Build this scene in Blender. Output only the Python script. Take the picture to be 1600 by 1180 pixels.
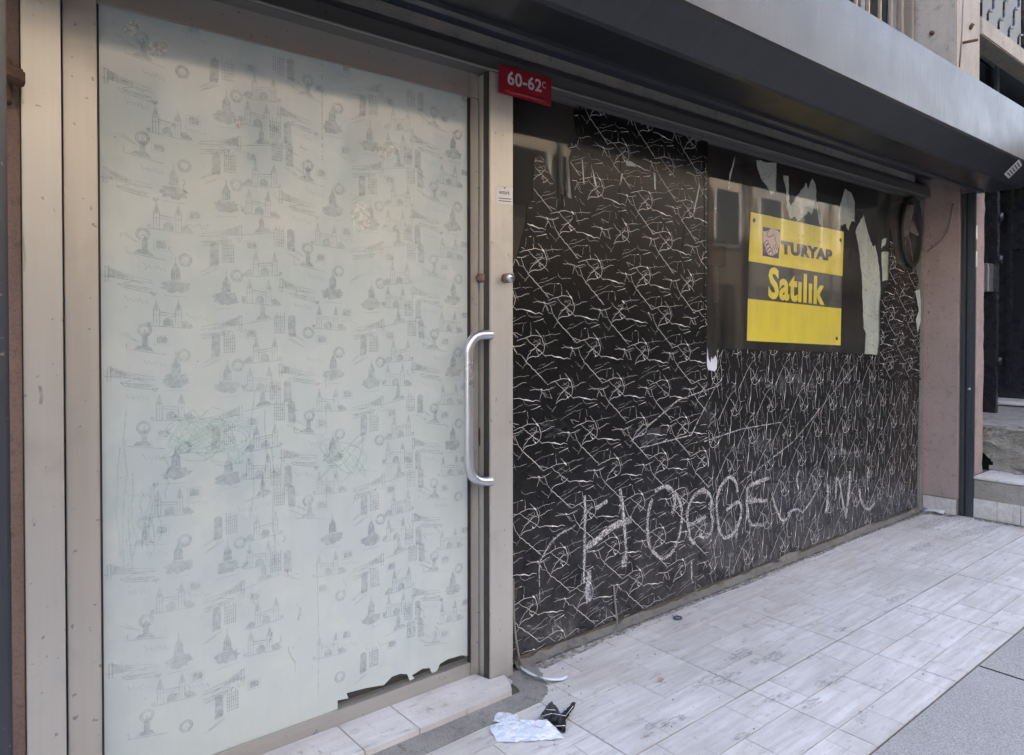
import bpy, bmesh, math, random
from mathutils import Vector, Matrix
from mathutils.geometry import tessellate_polygon
R = math.radians
for o in list(bpy.data.objects): bpy.data.objects.remove(o)
sc = bpy.context.scene
COL = sc.collection
# ------------------------------------------------------------------ camera
FPX, YAW, PIT, CY, H, D = 1107.8, R(39.08), R(0.7845), 530.6, 1.225, 1.986
cam = bpy.data.objects.new('camera', bpy.data.cameras.new('camera'))
COL.objects.link(cam); sc.camera = cam
cam.location = (0, -D, H)
cam.rotation_euler = (R(90) - PIT, 0, -YAW)
cam.data.sensor_fit = 'HORIZONTAL'; cam.data.sensor_width = 36
cam.data.lens = 36 * FPX / 1600
cam.data.shift_y = (CY - 590) / 1600
cam.data.clip_start = 0.05; cam.data.clip_end = 500
# ------------------------------------------------------------------ sky + sun
SUN_EL, SUN_AZ = R(47), R(8)
wd = bpy.data.worlds.new('World'); sc.world = wd; wd.use_nodes = True
nt = wd.node_tree; nt.nodes.clear()
sky = nt.nodes.new('ShaderNodeTexSky'); sky.sky_type = 'NISHITA'; sky.sun_disc = False
sky.sun_elevation = SUN_EL; sky.sun_rotation = SUN_AZ; sky.air_density = 1.0; sky.dust_density = 5.5; sky.ozone_density = 0.65
bg = nt.nodes.new('ShaderNodeBackground'); bg.inputs[1].default_value = 0.15
wo = nt.nodes.new('ShaderNodeOutputWorld')
nt.links.new(sky.outputs[0], bg.inputs[0]); nt.links.new(bg.outputs[0], wo.inputs[0])
sun = bpy.data.objects.new('sun', bpy.data.lights.new('sun', 'SUN')); COL.objects.link(sun)
sun.data.energy = 3.0; sun.data.angle = R(0.5); sun.data.color = (1, 0.93, 0.82)
sd = Vector((math.sin(SUN_AZ) * math.cos(SUN_EL), math.cos(SUN_AZ) * math.cos(SUN_EL), math.sin(SUN_EL)))
sun.rotation_euler = sd.to_track_quat('Z', 'Y').to_euler(); sun.location = (0, 20, 30)
sc.view_settings.view_transform = 'Standard'; sc.view_settings.look = 'None'
sc.view_settings.exposure = 3.3; sc.view_settings.gamma = 1
sc.render.engine = 'CYCLES'
sc.cycles.max_bounces = 8; sc.cycles.diffuse_bounces = 5; sc.cycles.glossy_bounces = 4
sc.cycles.transparent_max_bounces = 24; sc.cycles.caustics_reflective = False; sc.cycles.caustics_refractive = False
sc.cycles.use_denoising = True

# ------------------------------------------------------------------ pixel -> place helpers
FW = Vector((math.sin(YAW) * math.cos(PIT), math.cos(YAW) * math.cos(PIT), -math.sin(PIT)))
RT = Vector((math.cos(YAW), -math.sin(YAW), 0)); UPV = RT.cross(FW)
def ray(x, y): return FW + RT * ((x - 800) / FPX) - UPV * ((y - CY) / FPX)
C0 = Vector((0, -D, H))
def W(x, y, Y=0.0):                     # point on the upright plane y = Y
    d = ray(x, y); return C0 + d * ((Y + D) / d.y)
def G(x, y, z=0.0):                     # point on the level plane z
    d = ray(x, y); return C0 + d * ((z - H) / d.z)
def XP(x, y, xx):                       # point on the cross plane x = xx
    d = ray(x, y); return C0 + d * (xx / d.x)
def WX(x, Y=0.0): return W(x, 560, Y).x
def Z(pts, ox, oy, s): return [(ox + u / s, oy + v / s) for u, v in pts]     # zoomed-crop px -> photo px
def W2(pts, Y=0.0): return [(lambda p: (p.x, p.z))(W(a, b, Y)) for a, b in pts]

# ------------------------------------------------------------------ materials
MATS = {}
class N:
    def __init__(s, name):
        s.m = bpy.data.materials.new(name); s.m.use_nodes = True; s.t = s.m.node_tree
        s.t.nodes.clear(); s.out = s.t.nodes.new('ShaderNodeOutputMaterial'); MATS[name] = s.m
    def n(s, typ, **kw):
        k = s.t.nodes.new('ShaderNode' + typ)
        for a, b in kw.items(): setattr(k, a, b)
        return k
    def l(s, a, b): s.t.links.new(a, b)
    def pos(s, scale=(1, 1, 1)):
        g = s.n('NewGeometry'); m = s.n('Mapping'); m.inputs['Scale'].default_value = scale
        s.l(g.outputs['Position'], m.inputs['Vector']); return m.outputs[0]
    def noise(s, scale, vec=None, detail=5, rough=.6):
        t = s.n('TexNoise'); t.inputs['Scale'].default_value = scale; t.inputs['Detail'].default_value = detail
        t.inputs['Roughness'].default_value = rough
        s.l(vec if vec is not None else s.pos(), t.inputs['Vector']); return t.outputs['Fac']
    def ramp(s, fac, stops):
        r = s.n('ValToRGB'); e = r.color_ramp.elements
        while len(e) < len(stops): e.new(.5)
        for k, (p, c) in enumerate(stops):
            e[k].position = p; e[k].color = (c, c, c, 1) if isinstance(c, (int, float)) else (*c, 1)
        s.l(fac, r.inputs[0]); return r.outputs[0]
    def mix(s, fac, a, b, mode='MIX'):
        m = s.n('Mix', data_type='RGBA', blend_type=mode)
        for sock, v in ((m.inputs[0], fac), (m.inputs[6], a), (m.inputs[7], b)):
            if isinstance(v, (int, float)): sock.default_value = v if sock == m.inputs[0] else (v, v, v, 1)
            elif isinstance(v, tuple): sock.default_value = (*v, 1)
            else: s.l(v, sock)
        return m.outputs[2]
    def math(s, op, a, b=0.0):
        m = s.n('Math', operation=op)
        for i, v in enumerate((a, b)):
            if isinstance(v, (int, float)): m.inputs[i].default_value = v
            else: s.l(v, m.inputs[i])
        return m.outputs[0]
    def bsdf(s, col, rough=.5, metal=0, ior=1.5, bump=None, bstr=.2, bdist=.01, alpha=None, coat=0, spec=None):
        b = s.n('BsdfPrincipled')
        def put(k, v):
            if isinstance(v, tuple): b.inputs[k].default_value = (*v, 1)
            elif isinstance(v, (int, float)): b.inputs[k].default_value = v
            else: s.l(v, b.inputs[k])
        put('Base Color', col); put('Roughness', rough); put('Metallic', metal); put('IOR', ior)
        if coat: put('Coat Weight', coat); b.inputs['Coat Roughness'].default_value = .12
        if spec is not None: put('Specular IOR Level', spec)
        if alpha is not None: put('Alpha', alpha)
        if bump is not None:
            bp = s.n('Bump'); bp.inputs['Strength'].default_value = bstr; bp.inputs['Distance'].default_value = bdist
            s.l(bump, bp.inputs['Height']); s.l(bp.outputs[0], b.inputs['Normal'])
        s.l(b.outputs[0], s.out.inputs[0]); return s.m

def plain(name, col, rough=.5, metal=0, var=.12, scale=8, bstr=.08, **kw):
    k = N(name); f = k.noise(scale); g = k.noise(scale * 9)
    c = k.mix(k.ramp(f, [(.3, 1 - var), (.7, 1 + var)]), col, col, 'MIX')
    c = k.mix(1.0, col, k.ramp(f, [(.3, 1 - var), (.7, 1.0)]), 'MULTIPLY')
    r = k.math('ADD', k.math('MULTIPLY', f, .2), rough - .1)
    return k.bsdf(c, r, metal, bump=g, bstr=bstr, bdist=.004, **kw)

# anodised champagne aluminium: vertical streaks, grime specks
def alu(name, col, streak):
    k = N(name)
    s1 = k.noise(1.0, k.pos(streak), 6, .65); s2 = k.noise(6); dots = k.noise(55, None, 2, .5)
    c = k.mix(k.ramp(s1, [(.3, 0.0), (.75, 1.0)]), tuple(v * .92 for v in col), col)
    c = k.mix(k.ramp(s2, [(.55, 0.0), (.78, .30)]), c, (.22, .21, .19))
    c = k.mix(k.ramp(dots, [(.70, 0.0), (.735, .5)]), c, (.10, .09, .08))
    r = k.math('ADD', k.math('MULTIPLY', s1, .22), .27)
    return k.bsdf(c, r, .55, bump=s1, bstr=.05, bdist=.002)
alu('aluminium_v', (.57, .555, .515), (60, 60, 1.5))
alu('aluminium_h', (.46, .445, .415), (1.5, 60, 60))
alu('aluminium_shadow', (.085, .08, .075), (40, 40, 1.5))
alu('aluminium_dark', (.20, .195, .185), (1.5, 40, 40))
plain('steel_bar', (.62, .63, .66), .3, .95, .08)
plain('rusty_steel', (.17, .095, .06), .7, .3, .5, 60, .5)
plain('rusty_lug', (.30, .20, .15), .55, .3, .5, 70, .4)
plain('rubber', (.02, .02, .022), .6)
plain('black_gap', (.012, .012, .013), .9)
# glass: thin pane, transparent with Fresnel reflection
k = N('glass'); fr = k.n('Fresnel'); fr.inputs[0].default_value = 1.52
gl = k.n('BsdfGlossy'); gl.inputs['Roughness'].default_value = .03
tr = k.n('BsdfTransparent'); tr.inputs[0].default_value = (.985, .99, .985, 1)
mx = k.n('MixShader'); dn = k.noise(3); df = k.n('BsdfDiffuse'); df.inputs[0].default_value = (.42, .40, .36, 1)
mx2 = k.n('MixShader'); st = k.noise(1.0, k.pos((18, 18, 2.2)), 5)
ge = k.n('NewGeometry'); ff = k.math('SUBTRACT', 1.0, ge.outputs['Backfacing'])
k.l(k.math('MULTIPLY', k.math('MULTIPLY', fr.outputs[0], .85), ff), mx.inputs[0]); k.l(tr.outputs[0], mx.inputs[1]); k.l(gl.outputs[0], mx.inputs[2])
k.l(k.math('MULTIPLY', k.math('MULTIPLY', k.ramp(k.math('MULTIPLY', dn, st), [(.15, .2), (.45, 1.0)]), .16), ff), mx2.inputs[0])
k.l(mx.outputs[0], mx2.inputs[1]); k.l(df.outputs[0], mx2.inputs[2]); k.l(mx2.outputs[0], k.out.inputs[0])
# frosted printed film on the door
k = N('frosted_film'); a = k.noise(2.2); b_ = k.noise(1.0, k.pos((22, 22, 1.1)), 4); sp = k.noise(90, None, 1)
c = k.mix(k.ramp(a, [(.3, 0.0), (.7, 1.0)]), (.465, .545, .545), (.535, .60, .585))
c = k.mix(k.ramp(b_, [(.45, 0.0), (.75, .4)]), c, (.56, .62, .60))
c = k.mix(k.ramp(sp, [(.75, 0.0), (.78, .5)]), c, (.2, .19, .17))
st2 = k.noise(1.0, k.pos((5, 5, .7)), 3); wash = k.noise(1.0, k.pos((2.2, 2.2, 5.5)), 4)
c = k.mix(k.ramp(st2, [(.48, 0.0), (.66, .35)]), c, (.41, .51, .56)); c = k.mix(k.ramp(wash, [(.5, 0.0), (.72, .3)]), c, (.57, .59, .55))
cl_ = k.noise(7.5, None, 4); c = k.mix(k.ramp(cl_, [(.48, 0.0), (.66, .40)]), c, (.62, .66, .62))
k.bsdf(c, k.math('ADD', k.math('MULTIPLY', b_, .16), .05), 0, 1.75, bump=a, bstr=.05)
def printed(name, col, alpha):
    k = N(name); f = k.noise(70, None, 3); g = k.noise(3.0)
    al = k.math('MULTIPLY', k.ramp(f, [(.35, .35), (.62, 1.0)]), k.ramp(g, [(.3, alpha * .45), (.7, alpha)]))
    k.bsdf(col, .5, alpha=al)
printed('print_grey', (.20, .25, .33), .31)
printed('print_red', (.42, .25, .27), .30)
printed('crayon_green', (.27, .58, .48), .20)
printed('grime_brown', (.16, .13, .10), .45)
printed('glue_pale', (.85, .85, .78), .85)
# black marbled film
k = N('marble_black'); a = k.noise(5); v = k.noise(420, None, 2, .7); dst = k.noise(7.0, None, 8, .75)
sep = k.n('SeparateXYZ'); k.l(k.pos(), sep.inputs[0])
low = k.ramp(sep.outputs[2], [(0.0, 1.0), (.35, .38), (.8, .05)])
c = k.mix(k.ramp(v, [(.66, 0.0), (.74, .55)]), (.005, .005, .0054), (.28, .28, .28))
c = k.mix(k.math('MULTIPLY', k.ramp(dst, [(.38, .03), (.72, .50)]), low), c, (.18, .18, .19))
r = k.math('ADD', k.math('MULTIPLY', dst, .25), .10)
k.bsdf(c, r, 0, 1.33, bump=a, bstr=.10, bdist=.004)
k = N('vein_white'); f = k.noise(38, None, 3)
k.bsdf((.82, .81, .80), .4, alpha=k.ramp(f, [(.25, .7), (.45, 1.0)]))
k = N('vein_faint'); f = k.noise(45, None, 3)
k.bsdf((.74, .73, .72), .4, alpha=k.ramp(f, [(.32, .3), (.55, .95)]))
k = N('chalk'); f = k.noise(130, None, 4, .75); g = k.noise(14, None, 3)
k.bsdf((.72, .72, .72), .9, alpha=k.math('MULTIPLY', k.ramp(f, [(.38, .03), (.60, .84)]), k.ramp(g, [(.3, .45), (.6, 1.0)])))
k = N('dust_smear'); f = k.noise(60, None, 5, .8); g = k.noise(9, None, 3)
k.bsdf((.55, .55, .56), .9, alpha=k.math('MULTIPLY', k.ramp(f, [(.44, .0), (.72, .6)]), k.ramp(g, [(.38, .05), (.66, .85)])))
k = N('scrap_film'); f = k.noise(9); g = k.noise(50, None, 4); k.bsdf(k.mix(k.ramp(f, [(.4, 0.0), (.7, 1.0)]), (.52, .58, .55), (.40, .44, .42)), .5, alpha=k.ramp(g, [(.28, .55), (.45, 1.0)]))
plain('film_back_white', (.66, .70, .78), .5, 0, .12, 30)
# sign
def dirty(name, col, rough=.35):
    k = N(name); f = k.noise(7); g = k.noise(40)
    c = k.mix(k.ramp(f, [(.5, 0.0), (.8, .22)]), col, tuple(v * .7 + .08 for v in col))
    k.bsdf(c, rough, bump=g, bstr=.03)
dirty('sign_yellow', (.80, .66, .04)); dirty('sign_black', (.014, .014, .015)); dirty('sign_navy', (.025, .03, .11))
dirty('sign_skin', (.68, .50, .46)); dirty('plate_red', (.30, .012, .03)); dirty('plate_white', (.66, .62, .60)); dirty('label_white', (.70, .70, .72)); dirty('label_ink', (.05, .06, .12))
# shutter paint: dark blue-grey, semi-gloss, rain streaks
k = N('shutter_paint'); s1 = k.noise(1.0, k.pos((70, 3, 2.5)), 6, .7); s2 = k.noise(4); s3 = k.noise(1.0, k.pos((190, 12, 12)), 4, .7)
c = k.mix(k.ramp(s1, [(.35, 0.0), (.75, 1.0)]), (.005, .006, .0085), (.018, .0195, .024))
c = k.mix(k.ramp(s3, [(.54, 0.0), (.74, .5)]), c, (.06, .06, .065))
c = k.mix(k.ramp(s2, [(.54, 0.0), (.75, .4)]), c, (.035, .034, .033))
k.bsdf(c, k.math('ADD', k.math('MULTIPLY', k.math('ADD', s3, s2), .28), .08), .0, 1.58)
k = N('guide_paint'); s1 = k.noise(1.0, k.pos((30, 30, 2)), 5, .7); s2 = k.noise(60, None, 2)
c = k.mix(k.ramp(s1, [(.35, 0.0), (.75, 1.0)]), (.018, .023, .032), (.035, .042, .055))
c = k.mix(k.ramp(s2, [(.68, 0.0), (.74, .5)]), c, (.3, .31, .31))
k.bsdf(c, .38, 0, 1.7)
plain('shutter_bar', (.10, .105, .115), .4, .6)
# plaster, concrete
def stucco(name, col, dirt, amt=.5, bstr=.35):
    k = N(name); f = k.noise(3.5); g = k.noise(28, None, 6, .7); h = k.noise(160, None, 3); st = k.noise(1.0, k.pos((12, 12, 1.3)), 5)
    c = k.mix(k.ramp(f, [(.35, 0.0), (.75, amt)]), col, dirt)
    c = k.mix(k.ramp(st, [(.5, 0.0), (.8, amt)]), c, dirt)
    c = k.mix(k.ramp(g, [(.56, 0.0), (.70, amt)]), c, tuple(v * .5 for v in dirt)); c = k.mix(k.ramp(h, [(.35, amt * .5), (.55, 0.0)]), c, tuple(v * .6 for v in dirt))
    k.bsdf(c, .85, bump=k.math('ADD', g, k.math('MULTIPLY', h, .5)), bstr=bstr, bdist=.006)
stucco('pink_plaster', (.40, .31, .29), (.25, .20, .18), .55, .35)
stucco('brown_plaster', (.20, .135, .11), (.11, .08, .065), .6)
stucco('pillar_concrete', (.47, .425, .37), (.27, .24, .205), .5)
stucco('beam_concrete', (.46, .42, .37), (.2, .18, .16), .5)
stucco('cement_grey', (.29, .28, .265), (.16, .15, .135), .8, .8)
stucco('fillet_grey', (.21, .205, .19), (.10, .095, .085), .9, .9)
stucco('rough_concrete', (.34, .325, .285), (.19, .175, .145), .7, 1.0)
stucco('facade_paint', (.42, .38, .33), (.26, .23, .2), .5)
stucco('opposite_cream', (.47, .40, .31), (.33, .28, .21), .4)
stucco('opposite_tan', (.40, .33, .255), (.28, .23, .18), .4)
stucco('opposite_grey', (.36, .35, .33), (.22, .21, .2), .4)
plain('interior_dark', (.055, .052, .05), .8, 0, .3, 3)
plain('interior_board', (.10, .09, .075), .7, 0, .3, 5)
plain('red_board', (.19, .045, .03), .6, 0, .3, 6)
plain('black_door_paint', (.02, .022, .028), .28, 0, .3, 12)
plain('bar_beige', (.40, .34, .26), .5, .3)
plain('window_dark', (.02, .022, .025), .08)
plain('balcony_sheet', (.25, .26, .25), .6)
plain('window_pale', (.30, .31, .31), .3)
plain('white_strip', (.72, .72, .70), .5)
plain('fan_black', (.012, .012, .012), .5); plain('fan_blade', (.26, .22, .17), .7, 0, .5, 30)
plain('cable_grey', (.20, .17, .155), .5)
k = N('scuff_dark'); f = k.noise(1.0, k.pos((30, 110, 1)), 5, .8); k.bsdf((.15, .135, .12), .9, alpha=k.ramp(f, [(.46, 0.0), (.70, .62)]))
k = N('dirt_brown'); f = k.noise(45, None, 5, .8); k.bsdf((.24, .215, .18), .95, alpha=k.ramp(f, [(.40, 0.0), (.70, .7)]))
plain('leaf_dry', (.34, .26, .17), .8)
# floor tiles: printed grey-white wood planks along x
def tilemat(name, base, dark):
    k = N(name); oi = k.n('ObjectInfo'); g = k.n('NewGeometry'); mp = k.n('Mapping'); mp.inputs['Scale'].default_value = (3.0, 34, 34)
    k.l(g.outputs['Position'], mp.inputs['Vector'])
    cx = k.n('CombineXYZ'); k.l(k.math('MULTIPLY', oi.outputs['Random'], 37.0), cx.inputs[0]); k.l(k.math('MULTIPLY', oi.outputs['Random'], 91.0), cx.inputs[1])
    k.l(cx.outputs[0], mp.inputs['Location'])
    gr = k.noise(1.0, mp.outputs[0], 7, .68); blot = k.noise(9); spk = k.noise(130, None, 2); sm = k.noise(2.3, None, 6, .62); sc_ = k.noise(1.0, k.pos((9, 26, 1)), 6, .75)
    c = k.mix(k.ramp(gr, [(.32, 0.0), (.66, 1.0)]), dark, base)
    c = k.mix(1.0, c, k.ramp(oi.outputs['Random'], [(0.0, .88), (1.0, 1.0)]), 'MULTIPLY')
    c = k.mix(k.ramp(blot, [(.5, 0.0), (.75, .30)]), c, (.47, .44, .41))
    c = k.mix(k.ramp(sm, [(.46, 0.0), (.68, .62)]), c, (.40, .37, .335))
    c = k.mix(k.ramp(sc_, [(.56, 0.0), (.68, .55)]), c, (.19, .175, .16)); vs_ = k.noise(1.0, k.pos((26, 7, 1)), 7, .8); c = k.mix(k.ramp(vs_, [(.60, 0.0), (.67, .7)]), c, (.13, .12, .11))
    c = k.mix(k.ramp(spk, [(.68, 0.0), (.73, .6)]), c, (.12, .11, .10))
    k.bsdf(c, k.math('ADD', k.math('MULTIPLY', blot, .3), .32), 0, bump=gr, bstr=.10, bdist=.002)
tilemat('plank_tile', (.68, .66, .64), (.46, .44, .42))
tilemat('threshold_tile', (.74, .72, .71), (.60, .57, .55))
plain('grout', (.11, .10, .09), .9, 0, .4, 40)
plain('grout_print', (.40, .385, .375), .8, 0, .2, 40)
k = N('pavement_concrete'); f = k.noise(1.3); g = k.noise(190, None, 5, .8); h = k.noise(12, None, 5, .7); v = k.n('TexVoronoi'); v.inputs['Scale'].default_value = 220; k.l(k.pos(), v.inputs['Vector'])
c = k.mix(k.ramp(f, [(.3, 0.0), (.7, 1.0)]), (.34, .335, .32), (.42, .415, .40))
c = k.mix(k.ramp(g, [(.40, .75), (.56, 0.0)]), c, (.15, .145, .14))
c = k.mix(k.ramp(h, [(.6, 0.0), (.75, .4)]), c, (.15, .145, .138))
k.bsdf(c, .88, bump=k.math('ADD', g, v.outputs['Distance']), bstr=.5, bdist=.004)
k = N('asphalt'); g = k.noise(90, None, 5, .8); f = k.noise(.8)
c = k.mix(k.ramp(g, [(.35, 0.0), (.65, 1.0)]), (.035, .035, .036), (.075, .074, .072)); k.bsdf(c, .9, bump=g, bstr=.5)
M = MATS

# ------------------------------------------------------------------ building helpers
def setp(o, label=None, cat=None, group=None, kind=None):
    for a, b in (('label', label), ('category', cat), ('group', group), ('kind', kind)):
        if b: o[a] = b
    return o
def link(name, me, mat, parent=None):
    o = bpy.data.objects.new(name, me); COL.objects.link(o)
    if mat: me.materials.append(M[mat] if isinstance(mat, str) else mat)
    if parent:
        o.parent = parent
        root = parent
        while root.parent: root = root.parent
        if parent.type == 'EMPTY': o.matrix_parent_inverse = Matrix.Translation(-parent.location)
    return o
def thing(name, label, cat, loc, group=None):
    o = bpy.data.objects.new(name, None); COL.objects.link(o); o.location = loc; o.empty_display_size = .05
    return setp(o, label, cat, group)
def mesh(name, vs, fs, mat, parent=None, smooth=False):
    me = bpy.data.meshes.new(name); me.from_pydata([tuple(v) for v in vs], [], fs); me.update()
    if smooth:
        for p in me.polygons: p.use_smooth = True
    return link(name, me, mat, parent)
def frombm(name, bm, mat, parent=None, smooth=False):
    bmesh.ops.recalc_face_normals(bm, faces=bm.faces)
    me = bpy.data.meshes.new(name); bm.to_mesh(me); bm.free()
    if smooth:
        for p in me.polygons: p.use_smooth = True
    return link(name, me, mat, parent)
def addbox(bm, x0, x1, y0, y1, z0, z1):
    return bmesh.ops.create_cube(bm, size=1, matrix=Matrix.Translation(((x0 + x1) / 2, (y0 + y1) / 2, (z0 + z1) / 2)) @ Matrix.Diagonal((x1 - x0, y1 - y0, z1 - z0, 1)))['verts']
def box(name, x0, x1, y0, y1, z0, z1, mat, parent=None, bev=.003):
    bm = bmesh.new(); addbox(bm, x0, x1, y0, y1, z0, z1)
    if bev: bmesh.ops.bevel(bm, geom=bm.edges[:], offset=min(bev, .3 * min(x1 - x0, y1 - y0, z1 - z0)), segments=2, affect='EDGES')
    return frombm(name, bm, mat, parent)
def tri(pts): return tessellate_polygon([[Vector((a, b, 0)) for a, b in pts]])
def sheet(name, pts, y, mat, parent=None, th=.0006, wob=0):       # upright sheet, outline (x, z), front at y
    n = len(pts); t = tri(pts)
    vs = [(a, y, b) for a, b in pts] + [(a, y + th, b) for a, b in pts]
    fs = [tuple(f) for f in t] + [tuple(n + i for i in reversed(f)) for f in t] + [(i, (i + 1) % n, n + (i + 1) % n, n + i) for i in range(n)]
    bm = bmesh.new(); me = bpy.data.meshes.new('t'); me.from_pydata(vs, [], fs); bm.from_mesh(me); bpy.data.meshes.remove(me)
    return frombm(name, bm, mat, parent)
def flat(name, pts, z0, z1, mat, parent=None):                    # level slab, outline (x, y)
    n = len(pts); t = tri(pts)
    vs = [(a, b, z1) for a, b in pts] + [(a, b, z0) for a, b in pts]
    fs = [tuple(f) for f in t] + [tuple(n + i for i in reversed(f)) for f in t] + [(i, (i + 1) % n, n + (i + 1) % n, n + i) for i in range(n)]
    bm = bmesh.new(); me = bpy.data.meshes.new('t'); me.from_pydata(vs, [], fs); bm.from_mesh(me); bpy.data.meshes.remove(me)
    return frombm(name, bm, mat, parent)
def quadmap(q, u, v):   # q = TL TR BR BL
    a = (q[0][0] * (1 - u) + q[1][0] * u, q[0][1] * (1 - u) + q[1][1] * u); b = (q[3][0] * (1 - u) + q[2][0] * u, q[3][1] * (1 - u) + q[2][1] * u)
    return (a[0] * v + b[0] * (1 - v), a[1] * v + b[1] * (1 - v))
def text(name, s, quad, y, mat, parent, bold=0.0):
    cu = bpy.data.curves.new(name, 'FONT'); cu.body = s; cu.size = 1; cu.offset = bold; cu.resolution_u = 3; cu.space_character = 1 + bold * 1.8
    o = bpy.data.objects.new(name, cu); COL.objects.link(o)
    dg = bpy.context.evaluated_depsgraph_get(); me = bpy.data.meshes.new_from_object(o.evaluated_get(dg))
    bpy.data.objects.remove(o)
    xs = [v.co.x for v in me.vertices]; ys = [v.co.y for v in me.vertices]
    x0, x1, y0, y1 = min(xs), max(xs), min(ys), max(ys)
    for v in me.vertices:
        a, b = quadmap(quad, (v.co.x - x0) / (x1 - x0), (v.co.y - y0) / (y1 - y0)); v.co = (a, y, b)
    me.materials.clear(); return link(name, me, mat, parent)
def tube(name, pts, r, mat, parent=None, seg=10, caps=True):
    pts = [Vector(p) for p in pts]; vs, fs = [], []
    up = Vector((.13, .31, .94))
    for i, p in enumerate(pts):
        t = (pts[min(i + 1, len(pts) - 1)] - pts[max(i - 1, 0)]).normalized()
        a = t.cross(up)
        if a.length < .05: a = t.cross(Vector((1, 0, 0)))
        a.normalize(); b = t.cross(a); rr = r[i] if isinstance(r, (list, tuple)) else r
        for k_ in range(seg):
            w = 2 * math.pi * k_ / seg; vs.append(p + a * (rr * math.cos(w)) + b * (rr * math.sin(w)))
        if i:
            for k_ in range(seg):
                fs.append(((i - 1) * seg + k_, (i - 1) * seg + (k_ + 1) % seg, i * seg + (k_ + 1) % seg, i * seg + k_))
    if caps: fs += [tuple(range(seg))[::-1], tuple((len(pts) - 1) * seg + k_ for k_ in range(seg))]
    return mesh(name, vs, fs, mat, parent, smooth=True)
def smoothpath(pts, n=6):
    out = []; P = [Vector(p) for p in pts]
    for i in range(len(P) - 1):
        p0, p1, p2, p3 = P[max(i - 1, 0)], P[i], P[i + 1], P[min(i + 2, len(P) - 1)]
        for k_ in range(n):
            t = k_ / n
            out.append(.5 * ((2 * p1) + (p2 - p0) * t + (2 * p0 - 5 * p1 + 4 * p2 - p3) * t * t + (3 * p1 - p0 - 3 * p2 + p3) * t ** 3))
    return out + [P[-1]]
def inside(p, poly):
    x, y = p; c = False; n = len(poly)
    for i in range(n):
        (x1, y1), (x2, y2) = poly[i], poly[i - 1]
        if (y1 > y) != (y2 > y) and x < (x2 - x1) * (y - y1) / (y2 - y1) + x1: c = not c
    return c
class Ribbons:                                  # flat strokes on an upright plane
    def __init__(s, y): s.y = y; s.vs = []; s.fs = []
    def add(s, pts, w, poly=None, step=.012, y=None, holes=()):
        y = s.y if y is None else y
        if not isinstance(w, (list, tuple)): w = [w] * len(pts)
        P = []
        for i in range(len(pts) - 1):
            (a, b), (c, d) = pts[i], pts[i + 1]; L = math.hypot(c - a, d - b); n = max(1, int(L / step))
            for k_ in range(n):
                t = k_ / n; P.append((a + (c - a) * t, b + (d - b) * t, w[i] + (w[i + 1] - w[i]) * t))
        P.append((*pts[-1], w[-1])); prev = None
        for i, (a, b, ww) in enumerate(P):
            q, p = P[min(i + 1, len(P) - 1)], P[max(i - 1, 0)]
            tx, tz = q[0] - p[0], q[1] - p[1]; L = math.hypot(tx, tz) or 1
            ok = (poly is None or inside((a, b), poly)) and not any(inside((a, b), h) for h in holes)
            if ok:
                k_ = len(s.vs); nx, nz = -tz / L * ww / 2, tx / L * ww / 2
                s.vs += [(a + nx, y, b + nz), (a - nx, y, b - nz)]
                if prev is not None: s.fs.append((prev, prev + 1, k_ + 1, k_))
                prev = k_
            else: prev = None
    def blob(s, pts, y=None):
        y = s.y if y is None else y; k_ = len(s.vs); s.vs += [(a, y, b) for a, b in pts]
        s.fs += [tuple(k_ + i for i in f) for f in tri(pts)]
    def build(s, name, mat, parent): return mesh(name, s.vs, s.fs, mat, parent)
rnd = random.Random(7)

# ================================================================== SETTING
GY = -1.06                                         # outer edge of the tiled strip
def st(o): return setp(o, kind='structure')
st(box('pavement', -14, 30, -2.9, GY - .002, -.25, -.004, 'pavement_concrete', None, 0))
st(box('kerb', -14, 30, -3.08, -2.902, -.3, 0, 'cement_grey', None, .02))
st(box('road', -60, 80, -7.4, -3.082, -.4, -.13, 'asphalt', None, 0))
st(box('far_pavement', -60, 80, -9.6, -7.402, -.4, .01, 'pavement_concrete', None, 0))
st(box('ground', -150, 150, -150, 150, -1.2, -.42, 'asphalt', None, 0))
pj = bmesh.new()
for x in (-3.3, -.1, 2.95, 6.1, 9.2): addbox(pj, x - .004, x + .004, -2.88, GY - .004, -.006, -.0025)
o = frombm('pavement_joint', pj, 'black_gap', bpy.data.objects['pavement'])
# tiled floor: grout bed + each plank tile
floor = st(box('tiled_floor', -1.2, 5.25, GY, -.0, -.25, -.004, 'grout', None, 0))
XJ = [1.533 + .607 * i for i in range(-4, 8)]
def tile(x0, x1, y0, y1, z=0.0):
    if x1 - x0 < .012 or y1 - y0 < .012: return
    vs = [(x0, y0, z), (x1, y0, z), (x1, y1, z), (x0, y1, z), (x0 - .0006, y0 - .0006, z - .004), (x1 + .0006, y0 - .0006, z - .004), (x1 + .0006, y1 + .0006, z - .004), (x0 - .0006, y1 + .0006, z - .004)]
    dz = rnd.uniform(-.0006, .0006); vs = [(a, b, c + dz) for a, b, c in vs]
    mesh('tile', vs, [(0, 1, 2, 3), (4, 5, 1, 0), (5, 6, 2, 1), (6, 7, 3, 2), (7, 4, 0, 3)], 'plank_tile', floor)
CUTS = [[.42, 1.7], [.18, .74], [.56, 1.7], [.30, .86]]
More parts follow.
